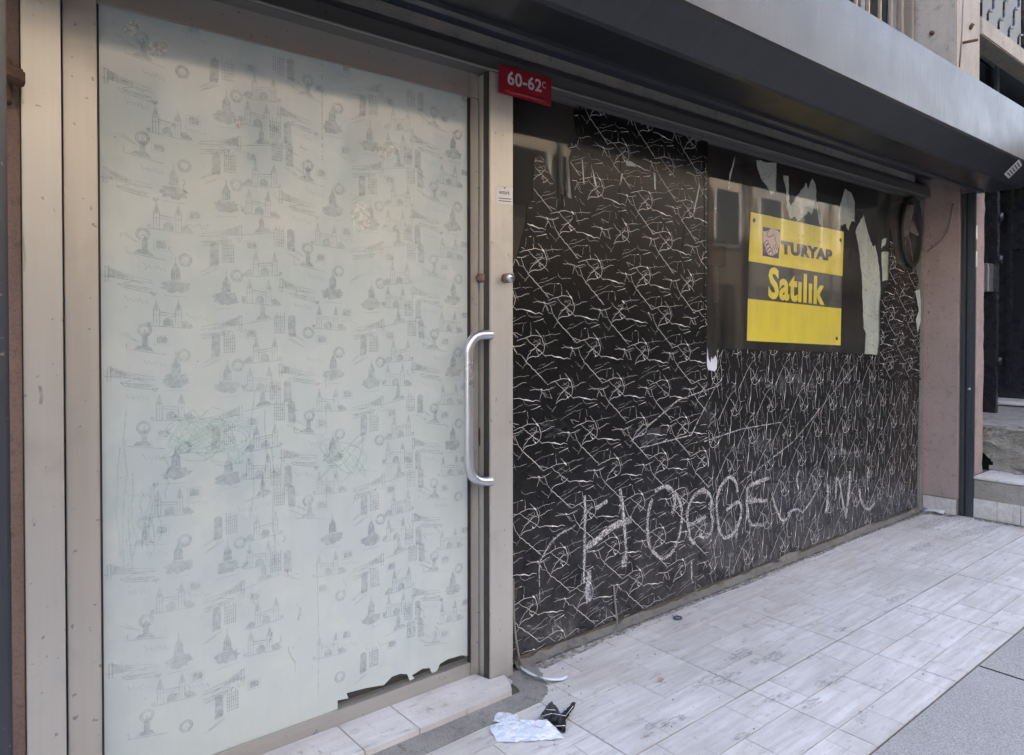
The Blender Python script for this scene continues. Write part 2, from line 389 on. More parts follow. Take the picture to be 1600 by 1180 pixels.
for i in range(len(XJ) - 1):
    for (ya, yb) in ((-.036, -.638), (-.638, GY)):
        off = rnd.randrange(4); nrow = 4; hgt = .602 / 4
        for r_ in range(nrow):
            y1 = ya - r_ * hgt; y0 = max(y1 - hgt, yb)
            if y1 <= yb + .01: continue
            g1 = .003 if r_ == 0 else .0016; g0 = .003 if (r_ == nrow - 1 or y0 == yb) else .0016
            xs = [0] + [c for c in CUTS[(r_ + off) % 4] if c < 1] + [1]
            for a in range(len(xs) - 1):
                x0 = XJ[i] + .607 * xs[a] + (.003 if a == 0 else .0016); x1 = XJ[i] + .607 * xs[a + 1] - (.003 if a == len(xs) - 2 else .0016)
                x1 = min(x1, 5.235)
                if x1 < -1.1 or x0 > 5.2: continue
                if x0 < 1.5 and y1 > -.23:                     # bare mortar strip in front of the door step
                    if y0 > -.24: continue
                    y1 = min(y1, -.245)
                tile(x0, x1, y0 + g0, y1 - g1)
# bare cement patch beside the post and the strip along the step
def jag(pts, amp, n=6, rn=rnd):
    out = []
    for i in range(len(pts)):
        a, b = pts[i], pts[(i + 1) % len(pts)]
        for k_ in range(n):
            t = k_ / n; j = amp if k_ else amp * .3
            out.append((a[0] + (b[0] - a[0]) * t + rn.uniform(-j, j), a[1] + (b[1] - a[1]) * t + rn.uniform(-j, j)))
    return out
flat('cement_patch', jag([(-.9, -.16), (1.52, -.155), (1.56, -.03), (1.70, -.035), (1.655, -.12), (1.60, -.21), (1.545, -.245), (-.9, -.26)], .006), -.004, .0022, 'cement_grey', floor)
# cement fillet along the foot of the window
def fillet(x0, x1, n):
    vs, fs = [], []
    for i in range(n + 1):
        x = x0 + (x1 - x0) * i / n; a = rnd.uniform(.5, 1.25); b = rnd.uniform(.6, 1.4)
        vs += [(x, -.004, .020 * b), (x, -.010 * a, .013 * b), (x, -.024 * a, .004), (x, -.036 * a, -.001)]
        if i: fs += [tuple(4 * (i - 1) + k_ + q for q in (0, 1)) + tuple(4 * i + k_ + q for q in (1, 0)) for k_ in range(3)]
    return mesh('cement_fillet', vs, fs, 'fillet_grey', floor, True)
fillet(1.62, 5.2, 120)
for nm, pts in (('dirt_shade_strip', [(5.19, -.01), (5.206, -.22), (5.15, -.215), (5.08, -.06), (4.7, -.04)]), ('dirt_shade_strip', [(1.66, -.028), (5.18, -.028), (5.18, -.07), (4.2, -.05), (3.1, -.065), (2.3, -.05), (1.70, -.085)]), ('dirt_shade_strip', [(5.236, -.31), (5.243, -1.0), (5.222, -.99), (5.19, -.5), (5.19, -.33)])):
    flat(nm, jag(pts, .008, 7), .0005, .0024, 'dirt_brown', floor)  # dirt at the wall foot, with contact shade painted into the same strips
for (cx, cy, rx, ry) in ((1160, 1022, 22, 9), (1178, 1035, 10, 5), (1205, 1028, 26, 8), (1265, 1100, 20, 8), (1345, 1122, 12, 12), (1215, 1090, 26, 7), (1295, 1066, 24, 9), (1120, 1062, 40, 10), (1160, 1150, 18, 7), (1440, 855, 22, 6), (1470, 815, 40, 7), (1530, 830, 40, 6), (1400, 935, 18, 4), (1555, 975, 14, 4), (1040, 1130, 40, 8), (1010, 1150, 14, 6), (1310, 985, 16, 4)):
    pts = [(cx + rx * math.cos(a * .35) * m_, cy + ry * math.sin(a * .35) * m_ - .25 * rx * math.cos(a * .35) * m_) for a in range(18) for m_ in (rnd.uniform(.7, 1.15),)]
    pg = [(p.x, p.y) for p in (G(*q) for q in pts)]; mesh('scuff_mark', [(a, c_, .0014) for a, c_ in pg], [tuple(f) for f in tri(pg)], 'scuff_dark', floor)
# shop interior
st(box('interior_floor', .1, 5.2, .06, 4.0, -.1, .0, 'interior_dark', None, 0))
st(box('interior_back_wall', .1, 5.2, 4.0, 4.1, 0, 2.9, 'interior_board', None, 0))
st(box('interior_ceiling', .1, 5.2, .12, 4.0, 2.6, 2.65, 'interior_dark', None, 0))
st(box('interior_side_wall', 5.2, 5.3, .06, 4.0, 0, 2.6, 'interior_dark', None, 0))
st(box('interior_side_wall', .0, .1, .06, 4.0, 0, 2.6, 'interior_dark', None, 0))
t = thing('display_cabinet', 'dark cabinet with red rail standing inside behind the clear window glass', 'cabinet', (4.1, 1.6, 0))
box('carcass', 3.5, 5.0, 1.5, 1.9, 0, 1.45, 'interior_dark', t); box('red_rail', 3.4, 5.05, 1.44, 1.49, 1.75, 1.95, 'red_board', t)
for x in (3.45, 5.0): box('post', x - .03, x + .03, 1.5, 1.56, 1.451, 2.2, 'red_board', t)

# ================================================================== THE SHOP BUILDING
b = thing('shop_building', 'beige concrete apartment block above the shuttered shop', 'building', (2.5, 3, 0))
box('lintel', -.6, 5.0, -.03, .12, 2.19, 2.75, 'beam_concrete', b, .004)
box('upper_wall', -6, 4.05, -.02, .25, 2.752, 14.6, 'facade_paint', b, 0)
box('upper_wall', 4.05, 4.999, -.02, .25, 2.752, 2.85, 'facade_paint', b, 0)
box('upper_wall', 4.05, 5.46, -.02, .25, 4.4, 14.6, 'facade_paint', b, 0)
box('rear_wall', -6, 5.3, 6, 6.2, 0, 14.6, 'facade_paint', b, 0)
box('flat_roof', -6, 5.3, .251, 5.99, 14.4, 14.6, 'cement_grey', b, 0)
box('side_wall', -6.2, -6.001, -.02, 6.2, 0, 14.6, 'facade_paint', b, 0)
box('side_wall', 5.301, 5.45, .9, 6.2, 0, 14.6, 'facade_paint', b, 0)
box('pillar', WX(1490, -.25), 5.46, -.25, .30, 2.60, 8, 'pillar_concrete', b, .008)
box('wall_left', -6, .06, -.02, .25, 0, 2.75, 'brown_plaster', b, 0)
box('plaster_strip', .06, .1555, -.045, .1, 0, 2.2, 'brown_plaster', b, .006)
rv = box('return_wall', 5.213, 5.40, -.22, .9, .105, 2.6, 'pink_plaster', b, .004)
box('skirting_tile', 5.207, 5.2125, -.215, -.012, .002, .103, 'plank_tile', b, .002)
box('return_wall_base', 5.214, 5.40, -.218, .9, -.2, .104, 'cement_grey', b, 0)
mb = bmesh.new()
for i in range(60):
    y, z = -.018 - abs(rnd.gauss(0, .018)), rnd.uniform(.3, 2.05); r0 = rnd.uniform(.002, .009)
    mb.faces.new([mb.verts.new((5.2105 - .00001 * i, y + r0 * math.cos(a) * rnd.uniform(.5, 1.1), z + 1.6 * r0 * math.sin(a) * rnd.uniform(.5, 1.1))) for a in (0, .9, 1.8, 2.7, 3.6, 4.5, 5.4)])
setp(frombm('mould_specks', mb, 'grime_brown', b), kind='stuff')
# pink outer pier, chipped, with a brighter rounded arris
bm = bmesh.new(); addbox(bm, 5.263, W(1536.5, 560, -.292).x, -.292, -.222, .27, 2.60)
bmesh.ops.subdivide_edges(bm, edges=[e for e in bm.edges if abs(e.verts[0].co.z - e.verts[1].co.z) > 1], cuts=40)
for v in bm.verts: v.co.x += rnd.uniform(-.0025, .0025); v.co.y += rnd.uniform(-.003, .003)
frombm('outer_pier', bm, 'pink_plaster', b)
# cable conduit groove, bolt stub and clip on the pillar
tube('conduit', [W(1505, 0, -.252), W(1503, 50, -.252), W(1499, 105, -.252)], .005, 'cable_grey', b, 6)
tube('bolt_stub', [W(1504, 67, -.25), W(1504, 67, -.25) + Vector((.05, -.07, .01))], .009, 'rusty_steel', b, 8)
tube('bolt_stub', [W(1515, 46, -.25), W(1515, 41, -.25) + Vector((0, -.02, .01))], .012, 'rusty_steel', b, 6)
tube('bolt_stub', [XP(1457, 52, WX(1490, -.25)), XP(1457, 52, WX(1490, -.25)) + Vector((-.02, 0, 0))], .014, 'rusty_steel', b, 6)
# barred upper window
wv = box('upper_window', 4.05, 5.0, .12, .16, 2.85, 4.4, 'window_dark', b, 0)
for x in (4.05, 4.50, 4.95): box('window_frame', x - .03, x + .03, .085, .119, 2.86, 4.39, 'window_pale', wv)
for i in range(7):
    x = 4.02 + .155 * i; box('bar', x - .009, x + .009, -.03, -.012, 2.853, 4.4, 'bar_beige', b)
for i, (x0, x1) in enumerate(((-5, -3.4), (-2.2, -.6), (.6, 2.2))):
    for z in (3.2, 6.0, 8.8, 11.4):
        w_ = box('upper_window', x0, x1, -.04, -.021, z, z + 1.4, 'window_dark', b, 0)
        box('window_frame', x0 - .06, x1 + .06, -.06, -.041, z - .08, z - .0005, 'window_pale', w_)

# ================================================================== SHOPFRONT FRAME
fr_ = thing('shopfront_frame', 'champagne aluminium frame holding the glass door and the black window', 'frame', (2.6, 0, 0))
FY = -.05; DY = .012
xj0, xj1 = WX(37, FY), WX(99, FY)
xp0, xp1 = WX(765.5, FY), WX(802, FY)
box('jamb', xj0, xj1, FY, .05, 0, 2.19, 'aluminium_v', fr_, .002)
box('post', xp0, xp1, FY, .05, 0, 2.109, 'aluminium_v', fr_, .0025)
box('post_side_shade', xp0 - .004, xp0 - .0005, FY + .003, FY + .032, .003, 2.108, 'aluminium_shadow', fr_, .001)  # thin dark strip added on the post's side, painting in the recess shade
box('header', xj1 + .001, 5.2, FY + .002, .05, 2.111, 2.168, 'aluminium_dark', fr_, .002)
box('header_bead', xj1 + .001, 5.2, FY - .006, FY + .001, 2.111, 2.117, 'aluminium_h', fr_, .001)
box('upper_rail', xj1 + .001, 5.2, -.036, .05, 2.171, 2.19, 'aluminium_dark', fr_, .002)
box('end_stile', 5.165, 5.2, -.012, .05, 0, 2.11, 'cement_grey', fr_, .002)
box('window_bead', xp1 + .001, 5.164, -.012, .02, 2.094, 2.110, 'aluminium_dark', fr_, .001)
box('bottom_rail', xp1 + .001, 5.164, .012, .05, 0, .05, 'aluminium_h', fr_, .001)

# ================================================================== DOOR
DY = .012
d = thing('glass_door', 'tall aluminium shop door with frosted film printed with landmark sketches', 'door', (.9, 0, 0))
xs0, xs1 = WX(102.5, DY), WX(156, DY)
xg1 = WX(734, DY); xd1 = WX(766, DY) + .02
zt0, zt1 = W(733, 151, DY).z, W(764, 119.6, DY).z
zb = .066
box('hinge_stile', xs0, xs1, DY, .05, .012, zt1, 'aluminium_v', d, .002)
box('lock_stile', xg1 + .001, WX(748.5, DY), DY, .05, .012, zt0 - .0005, 'aluminium_v', d, .004)
# mitred top rail and bottom rail
def rail(name, z0, z1, mitre):
    dx = (z1 - z0) if mitre else 0
    pts = [(xs1 + .0005, z0), (xg1 + .0005, z0), (xg1 + .0005 + dx, z1), (xs1 + .0005, z1)]
    return sheet(name, pts, DY - .0006, 'aluminium_h', d, .04)
rail('top_rail', zt0 + .0005, zt1, False); box('stile_corner', xg1 + .0012, WX(748.5, DY), DY + .001, .05, zt0 + .0005, zt1, 'aluminium_v', d, .002); box('edge_gap_shade', WX(749, DY), xp0 - .0005, DY + .004, .05, .012, zt1, 'rubber', d, .002); rail('bottom_rail', .002, zb, False)  # black strip between stile and post is added to paint the groove's shade
box('top_bead', xs1, xg1, DY - .005, DY - .001, zt0 - .004, zt0 + .004, 'aluminium_h', d, .001)
box('gasket', xg1 - .003, xg1 + .0008, DY - .003, DY + .012, zb, zt0 - .005, 'rubber', d, 0)
box('gasket', xs1 - .0008, xs1 + .003, DY - .003, DY + .012, zb, zt0 - .005, 'rubber', d, 0)
pane = box('glass_pane', xs1, xg1, DY + .010, DY + .016, zb - .01, zt0 + .01, 'glass', d, 0)
FD = DY + .0085
# film outline with torn bottom right corner
tear = Z([(510, 890), (510, 838), (578, 825), (565, 793), (690, 760), (800, 742), (850, 690), (900, 672), (945, 675), (962, 715), (990, 700), (975, 682), (1040, 640), (1085, 636), (1100, 668), (1130, 655), (1150, 610), (1200, 580), (1285, 556), (1322, 560)], 400, 885, 4)
zt = zt0 + .006
poly = [(xs1 - .002, zt), (xg1 - .004, zt)] + W2(tear, FD)[::-1] + [(xs1 - .002, zb - .005)]
poly[-2] = (poly[-2][0], zb - .005)
film = sheet('frosted_film', poly, FD, 'frosted_film', d, .0006)
PY = FD - .0007
DF = poly
# printed sketches: one repeating block of motifs
gr_, rd_ = Ribbons(PY), Ribbons(PY - .0002)
PXM = 1 / 620.0
BARE = W2([(455, 830), (500, 820), (505, 1095), (400, 1120), (420, 960)], FD)
def mot(kind, cx, cz, s=1.0, fl=1, jit=1):
    def q(pts): return [(cx + fl * u * PXM * s, cz + v * PXM * s) for u, v in pts]
    if cz < .16 or inside((cx, cz), BARE): return
    L = lambda pts, w=1.0: gr_.add(q(pts), 1.35 * w * PXM, DF, .02)
    if not all(inside(p, DF) for p in q([(-30, -30), (30, -30), (30, 30), (-30, 30)])): 
        if kind not in ('wheel', 'stamp', 'scrawl'): return
        if not inside((cx, cz), DF): return
    F = lambda pts: gr_.blob(q(pts))
    if kind == 'bridge':
        L([(-30, 14), (-30, -8)], 1.6); L([(-26, 14), (-26, -8)], 1.6); L([(-30, 13), (-26, 13)]); L([(-34, 0), (32, -8)], 1.2)
        for i in range(8): L([(-26 + 6 * i, 10 - 2.0 * i), (-26 + 6 * i, -2 - .7 * i)], .6)
        L([(-26, 12), (-8, 5), (10, 0), (30, -4)], .9); F([(-25, 11), (-6, 3), (8, -2), (-25, -1)])
        L([(-14, -10), (30, -16), (28, -22), (-8, -15), (-14, -10)], 1.3); L([(-8, -9), (6, -6), (20, -10)], 1.0); L([(-6, -13), (26, -18)], 1.2)
    elif kind == 'tower':
        F([(-7, 0), (-6, 14), (0, 26), (6, 14), (7, 0)]); L([(0, 25), (0, 33)], 1); 
        for i in range(-5, 7, 3): L([(i, 1), (i, 15)], .7)
        pts = []
        for i in range(26):
            a = 2 * math.pi * i / 26; rr = 1 + rnd.uniform(-.22, .2); pts.append((19 * math.cos(a) * rr, -10 + 10 * math.sin(a) * rr))
        F(pts); L([(-16, -24), (16, -26)], .7)
    elif kind == 'gate':
        for x in (-17, 13):
            L([(x - 4, -14), (x - 4, 10), (x, 24), (x + 4, 10), (x + 4, -14)], 1.1); F([(x - 3, 8), (x, 24), (x + 3, 8)]); L([(x - 4, 2), (x + 4, 2)], .8); L([(x, 8), (x, -14)], .7)
        L([(-13, 6), (9, 3)], 1.4); L([(-13, 2), (9, -1)], 1); L([(-28, -14), (30, -18)], 1.2)
        F([(-8, -14), (-8, -7), (-3, -2), (3, -3), (6, -8), (6, -15)]); F([(18, -16), (17, -8), (24, -6), (31, -12), (34, -17)]); F([(-29, -13), (-30, -9), (-25, -8), (-23, -12)])
    elif kind == 'booth':
        for i in range(6): L([(-20 + 3.2 * i, -14), (-20 + 3.2 * i, 15 + (i % 2) * 5)], 1.2)
        for i in range(6): L([(-21, -12 + 5 * i), (-3, -13 + 5 * i)], .8)
        F([(2, -16), (2, 14), (8, 17), (14, 14), (15, -16)])
        rd_.add(q([(3, -17), (15, -18)]), 5 * PXM, DF); L([(0, -22), (14, -30), (28, -36)], .9); L([(6, -22), (24, -34)], .8)
    elif kind == 'wheel':
        for rr in (9, 6.5): L([(rr * math.cos(a * .4), rr * math.sin(a * .4)) for a in range(17)], 1.6)
        L([(-5, -9), (0, 0), (6, -9)], 1.0)
    elif kind == 'island':
        L([(-24, 8), (-24, 0), (28, -9)], 1.1); F([(-15, 0), (-9, 5), (6, 4), (12, -4)]); F([(-4, 4), (-4, 16), (0, 24), (4, 16), (4, 3)]); L([(0, 22), (0, 28)], .8)
    elif kind == 'stamp':
        F([(-7, -5), (-7, 4), (-4, 6), (6, 5), (8, 1), (7, -5)]); L([(-10, -7), (-10, 7), (10, 7), (10, -8), (-10, -7)], .6)
    elif kind == 'scrawl':
        L([(-16 + 2.2 * i, 3 * math.sin(i * 2.1) - i * .35 + (5 if i in (0, 9) else 0)) for i in range(15)], .8)
    elif kind == 'lines':
        L([(-12, 6), (10, -6)], .8); L([(-6, 7), (14, -8)], .7)
    elif kind == 'heart':
        F([(0, -4), (-5, 1), (-3, 4), (0, 2), (3, 4), (5, 1)])
BLOCK = [('bridge', 200, 127, 1), ('scrawl', 212, 162, 1), ('tower', 272, 140, 1), ('wheel', 286, 113, 1), ('booth', 176, 193, 1), ('wheel', 222, 214, 1), ('gate', 264, 197, 1), ('stamp', 302, 190, 1),
         ('lines', 198, 218, 1), ('island', 224, 242, 1), ('scrawl', 306, 205, 1), ('booth', 344, 112, -1), ('lines', 326, 130, -1), ('tower', 352, 172, -1), ('wheel', 370, 150, 1),
         ('heart', 380, 187, 1), ('bridge', 346, 222, -1), ('stamp', 392, 106, 1), ('gate', 410, 140, -1), ('island', 408, 222, -1), ('gate', 404, 184, 1), ('booth', 440, 205, 1), ('heart', 240, 160, 1), ('scrawl', 240, 265, 1), ('stamp', 250, 232, 1), ('scrawl', 382, 238, 1)]
for (kd, px, py, fl) in BLOCK:
    c = W(px, py, FD)
    for i in range(-1, 4):
        for j in range(-2, 9):
            if rnd.random() < .12: continue
            mot(kd, c.x + .44 * i + rnd.uniform(-.003, .003), c.z - .248 * j - .006 * i + rnd.uniform(-.003, .003), 1.1, fl)
gr_.build('landmark_print', 'print_grey', film); rd_.build('landmark_print_red', 'print_red', film)
# green crayon scribble and grime on the film
cr = Ribbons(DY + .0066)
def scr(px, py, rx, ry, n, turns):
    pts = []
    for i in range(n):
        a = 2 * math.pi * turns * i / n; pts.append((px + rx * math.cos(a) * rnd.uniform(.3, 1.05), py + ry * math.sin(a * 1.3 + .6) * rnd.uniform(.3, 1.05)))
    cr.add([(v.x, v.z) for v in smoothpath([Vector((a, 0, b)) for a, b in W2(pts, DY)], 4)], .0042)
scr(325, 675, 62, 38, 46, 9); scr(330, 690, 80, 45, 36, 7); scr(545, 715, 45, 40, 26, 6)
for (x, y, l) in ((187, 700, 170), (196, 640, 250), (222, 770, 90), (232, 760, 110), (243, 755, 95), (250, 770, 80), (262, 720, 60), (210, 740, 130), (238, 780, 95), (205, 780, 110), (395, 610, 200), (415, 640, 140), (430, 700, 180)):
    q = [(x + rnd.uniform(-5, 5), y + l * i / 5) for i in range(6)]
    cr.add(W2(q, DY), .0040)
cr.build('crayon_scribble', 'crayon_green', d)
gm = Ribbons(DY + .0064)
for i in range(46):
    px, py = (rnd.uniform(420, 690), rnd.uniform(740, 1030)) if i < 32 else (rnd.uniform(190, 720), rnd.uniform(150, 1050))
    q = [(px, py)]
    for k_ in range(rnd.randrange(2, 5)): q.append((q[-1][0] + rnd.uniform(-4, 6), q[-1][1] + rnd.uniform(2, 8)))
    gm.add(W2(q, DY), rnd.uniform(.0008, .003))
gm.build('grime_mark', 'grime_brown', d)
for q, ww in (([(504, 86), (504.5, 140), (505, 250)], .0025), ([(510, 590), (511, 700), (512, 800)], .0018), ([(496, 880), (500, 1000), (498, 1090)], .0014)):
    fs_ = Ribbons(DY + .0060); fs_.add(W2(q, DY), ww); fs_.build('film_seam', 'glue_pale', d)
gp = Ribbons(DY + .0062)
for (cx, cy, rx, ry) in ((206, 43, 12, 13), (246, 75, 19, 12), (374, 190, 7, 10), (607, 236, 17, 14), (565, 340, 16, 22)):
    gp.blob(W2([(cx + rx * math.cos(a * .5) * rnd.uniform(.85, 1.1), cy + ry * math.sin(a * .5) * rnd.uniform(.85, 1.1)) for a in range(12)], DY))
gp.build('glue_spot', 'glue_pale', d)
# pull handle
h_ = Vector((0, 0, 0)); HY = DY - .062
pts = smoothpath([W(768, 523, HY), W(752, 523.5, HY), W(741, 528, HY), W(733.5, 542, HY), W(732.5, 570, HY), W(732.5, 705, HY), W(733.5, 733, HY), W(741, 747, HY), W(752, 752, HY), W(768, 752, HY)], 6)
hd = tube('pull_handle', pts, .0165, 'steel_bar', d, 16)
for py in (523, 752):
    c = W(757, py, HY); tube('handle_mount', [c, c + Vector((0, .068, 0))], .013, 'steel_bar', hd, 12)
# lock cylinder plate
lc = W(752, 682, DY)
esc = sheet('lock_plate', [(lc.x + .018 * math.cos(a * .3927) * .75, lc.z + .045 * math.sin(a * .3927)) for a in range(16)], DY - .006, 'rusty_steel', d, .005)
tube('key_cylinder', [lc + Vector((0, -.001, .012)), lc + Vector((0, -.022, .012))], .009, 'rusty_steel', esc, 10)
def lug(px, py, Y, parent, face):
    c = W(px, py, Y); o = tube('padlock_lug', [c, c + Vector((.002, -.030, 0))], .0165, 'rusty_lug', parent, 16)
    tube('lug_collar', [c + Vector((0, -.024, 0)), c + Vector((.002, -.036, 0))], .0155, face, o, 16)
    box('screw_slot', c.x - .006, c.x + .010, c.y - .0375, c.y - .0355, c.z - .003, c.z + .003, 'rusty_steel', o, .001)
lug(749, 435, DY, d, 'rusty_lug'); lug(789, 435, FY, fr_, 'steel_bar')
# scuffs on the frame
for q, w_ in (([(62, 603), (65, 620), (63, 632)], .007), ([(36, 370), (39, 400), (38, 425)], .004), ([(84, 325), (86, 332)], .003), ([(115, 795), (118, 796)], .002), ([(50, 22), (53, 25)], .003)):
    sf = Ribbons(FY - .0006); sf.add(W2(q, FY), w_); sf.build('scuff_mark', 'grime_brown', fr_)
# rusty bracket of the shutter at the left jamb
t = thing('rusty_bracket', 'short rusty steel bracket sticking out beside the left door jamb', 'bracket', W(30, 122, -.06))
c = W(10, 118, -.10); e = W(42, 128, -.10)
bm = bmesh.new(); addbox(bm, c.x - .01, e.x - .004, -.12, -.075, e.z - .012, e.z + .018); bmesh.ops.bevel(bm, geom=bm.edges[:], offset=.004, segments=2, affect='EDGES')
for v in bm.verts: v.co.z += (e.x - v.co.x) * .30
frombm('arm', bm, 'rusty_steel', t)
box('wall_plate', c.x - .02, c.x + .012, -.074, -.046, c.z - .05, c.z + .05, 'rusty_steel', t)

# ================================================================== WINDOW
w = thing('shop_window', 'wide shop window covered with torn black marbled film and chalk scrawls', 'window', (3.4, 0, 0))
box('glass_pane', xp1 - .004, 5.17, 0, .006, .03, 2.105, 'glass', w, 0)
# film sheets (behind the glass)
Fz = -.003
Lpx = Z([(490, 92), (450, 110), (465, 230), (490, 300), (465, 350), (430, 345), (410, 375), (445, 400), (425, 450), (430, 540), (440, 660), (450, 765), (410, 745), (365, 720), (375, 800), (360, 850), (340, 800), (320, 660), (290, 600), (240, 480), (215, 440), (165, 455), (155, 650), (150, 770), (110, 790), (105, 920), (75, 1040), (40, 1180)], 800, 150, 4.72)
left_film = [(2.02, 2.100), (2.752, 2.100)]
lw = W2(Lpx, Fz); lw[0] = (lw[0][0], 2.1)
xm = W(1104.5, 560, Fz).x
LF = [(xm, 2.1)] + lw + [(xp1 - .003, W(803, 425, Fz).z), (xp1 - .003, .03), (xm + .02, .03), (xm + .015, .5), (xm, .9)]
RF = [(xm + .006, W(1110, 590, Fz).z)] + W2(Z([(60, 130), (165, 255), (500, 262), (900, 276), (1160, 295), (1250, 420), (1350, 425)], 1080, 480, 3.933), Fz)[1:] + [(5.166, .93), (5.150, .5), (5.14, .03), (xm + .02, .03)]
TF = W2([(1391, 356), (1397, 385), (1402, 410), (1413, 421), (1432, 424), (1436, 440), (1431, 452), (1437, 470), (1440, 500), (1441, 596), (1400, 598), (1375, 590), (1375, 552), (1376, 470), (1389, 440)], Fz)
sl = sheet('marbled_film', LF, Fz, 'marble_black', w); sr = sheet('marbled_film', RF, Fz + .002, 'marble_black', w); stp = sheet('marbled_film', TF, Fz + .001, 'marble_black', w)
# vein motif traced in wall space
NODE = (480, 110)
MV = [([(190, 370), (265, 490), (400, 640), (500, 755), (575, 840)], 1.5), ([(135, 215), (190, 370)], 1.0), ([(500, 750), (635, 805)], 1.0), ([(430, 408), (480, 385), (520, 350)], 1.3), ([(500, 750), (550, 830)], .9), ([(65, 240), (115, 340), (185, 365)], .9), ([(190, 585), (265, 495)], .8),
      ([(265, 425), (335, 315), (385, 290), (470, 200), (465, 150)], 1.1), ([(245, 105), (290, 160), (370, 230), (400, 275), (480, 340), (560, 430)], 1.1),
      ([(255, 460), (290, 425), (360, 405), (430, 408)], 1.5), ([(520, 350), (535, 270), (510, 170), (480, 110)], 1.5),
      ([(110, 135), (245, 105), (330, 80), (400, 85), (480, 110)], 1.3), ([(480, 110), (580, 100), (620, 90), (680, 100), (780, 95)], .9), ([(330, 80), (325, 10)], 1.2), ([(480, 110), (400, 0)], 1.1),
      ([(535, 245), (620, 220), (690, 190), (740, 195)], 1.0), ([(450, 385), (420, 340), (415, 310), (440, 310), (455, 340)], 1.1),
      ([(405, 630), (440, 600), (510, 590), (600, 550), (690, 515)], .8), ([(330, 735), (420, 690), (500, 650), (540, 630), (700, 615)], .7), ([(700, 460), (720, 510), (770, 545), (830, 535), (910, 540)], .9),
      ([(785, 315), (850, 310), (950, 330), (985, 350), (1060, 340), (1120, 320)], 1.1), ([(950, 330), (965, 370), (930, 470)], 1.0), ([(965, 370), (1010, 460)], 1.0),
      ([(70, 215), (180, 215), (260, 180)], .6), ([(360, 190), (410, 170), (460, 150)], .7), ([(370, 230), (470, 215)], .8), ([(750, 620), (765, 740)], .8), ([(655, 630), (640, 770)], .6), ([(940, 600), (970, 635)], .6)]
MT = [([(540, 410), (640, 415), (700, 440), (740, 450), (770, 458), (830, 490), (880, 480), (935, 505)], [1.2, 1.6, 2.6, 5.6, 4.0, 2.2, 1.6, .8]), ([(800, 610), (880, 590), (930, 575), (945, 572)], [.8, 1.4, 2.6, 1.0]),
      ([(455, 85), (480, 110), (500, 140)], [1.8, 8.0, 1.8]), ([(935, 318), (955, 332), (968, 350)], [1.0, 6.0, 1.0]), ([(440, 360), (450, 385), (462, 400)], [1.0, 5.4, 1.2]), ([(690, 620), (712, 616), (730, 612)], [.8, 2.6, .8])]
n0 = W(800 + NODE[0] / 9.83, 380 + NODE[1] / 9.83, Fz)
def crk(pts, rn=random.Random(3)):
    out = [pts[0]]
    for a, c in zip(pts, pts[1:]):
        L = math.hypot(c[0] - a[0], c[1] - a[1]); n = max(1, int(L / 28))
        for i in range(1, n + 1):
            t = i / n; j = 0 if i == n else 6
            out.append((a[0] + (c[0] - a[0]) * t + rn.uniform(-j, j), a[1] + (c[1] - a[1]) * t + rn.uniform(-j, j)))
    return out
for _ in range(9):
    rn3 = random.Random(40 + _); u, v_ = rn3.uniform(60, 900), rn3.uniform(0, 640); q = [(u, v_)]; dx, dy = rn3.choice(((60, -18), (50, 40), (20, 60), (70, -30)))
    for i in range(rn3.randrange(2, 5)): q.append((q[-1][0] + dx * rn3.uniform(.5, 1.2), q[-1][1] + dy * rn3.uniform(.5, 1.2)))
    MV.append((q, rn3.uniform(.5, .8)))
def loc(pts): return [(p.x - n0.x, p.z - n0.z) for p in (W(800 + u / 9.83, 380 + v / 9.83, Fz) for u, v in pts)]
WPX = .0026
MVL = [(q, [.44 * s * WPX * (.35 + .65 * math.sin(math.pi * min(1, max(0, (i + .35) / (len(q) - .3)))) ** .5) for i in range(len(q))]) for q, s in ((loc(crk(p)), s) for p, s in MV)]; MTL = [(loc(p), [.36 * q * WPX for q in s]) for p, s in MT]
A_, B_ = (.2955, -.0145), (.142, -.168)
def veins(poly, y, rot, origin, parent):
    rb = Ribbons(y); rf = Ribbons(y - .0001)
    xs = [p[0] for p in poly]; zs = [p[1] for p in poly]
    for i in range(-30, 31):
        for j in range(-30, 31):
            ox, oz = A_[0] * i + B_[0] * j, A_[1] * i + B_[1] * j
            if rot: ox, oz = oz, -ox
            ox += origin[0] + rnd.uniform(-.006, .006); oz += origin[1] + rnd.uniform(-.006, .006)
            if not (min(xs) - .4 < ox < max(xs) + .4 and min(zs) - .4 < oz < max(zs) + .4): continue
            for src, tgt in ((MVL, 0), (MTL, 1)):
                for p, wd_ in src:
                    if rnd.random() < (.18 if tgt else .08): continue
                    if not rot: q = [(a + ox + rnd.uniform(-.0012, .0012), c + oz + rnd.uniform(-.0012, .0012)) for a, c in p]
                    else: q = [(c + ox + rnd.uniform(-.0012, .0012), -a + oz + rnd.uniform(-.0012, .0012)) for a, c in p]
                    tg = rf if (tgt == 0 and max(wd_) < .44 * .93 * WPX) else rb
                    tg.add(q, wd_, poly, .011)
    rb.build('vein_print', 'vein_white', parent); rf.build('faint_vein_print', 'vein_faint', parent)
veins(LF, Fz - .0004, False, (n0.x, n0.z), sl)
nr = W(1100 + 235 / 8.74, 530 + 575 / 8.74, Fz)
veins(RF, Fz + .0016, True, (nr.x, nr.z), sr)
veins(TF, Fz + .0006, False, (W(1412, 445).x, W(1412, 445).z), stp)
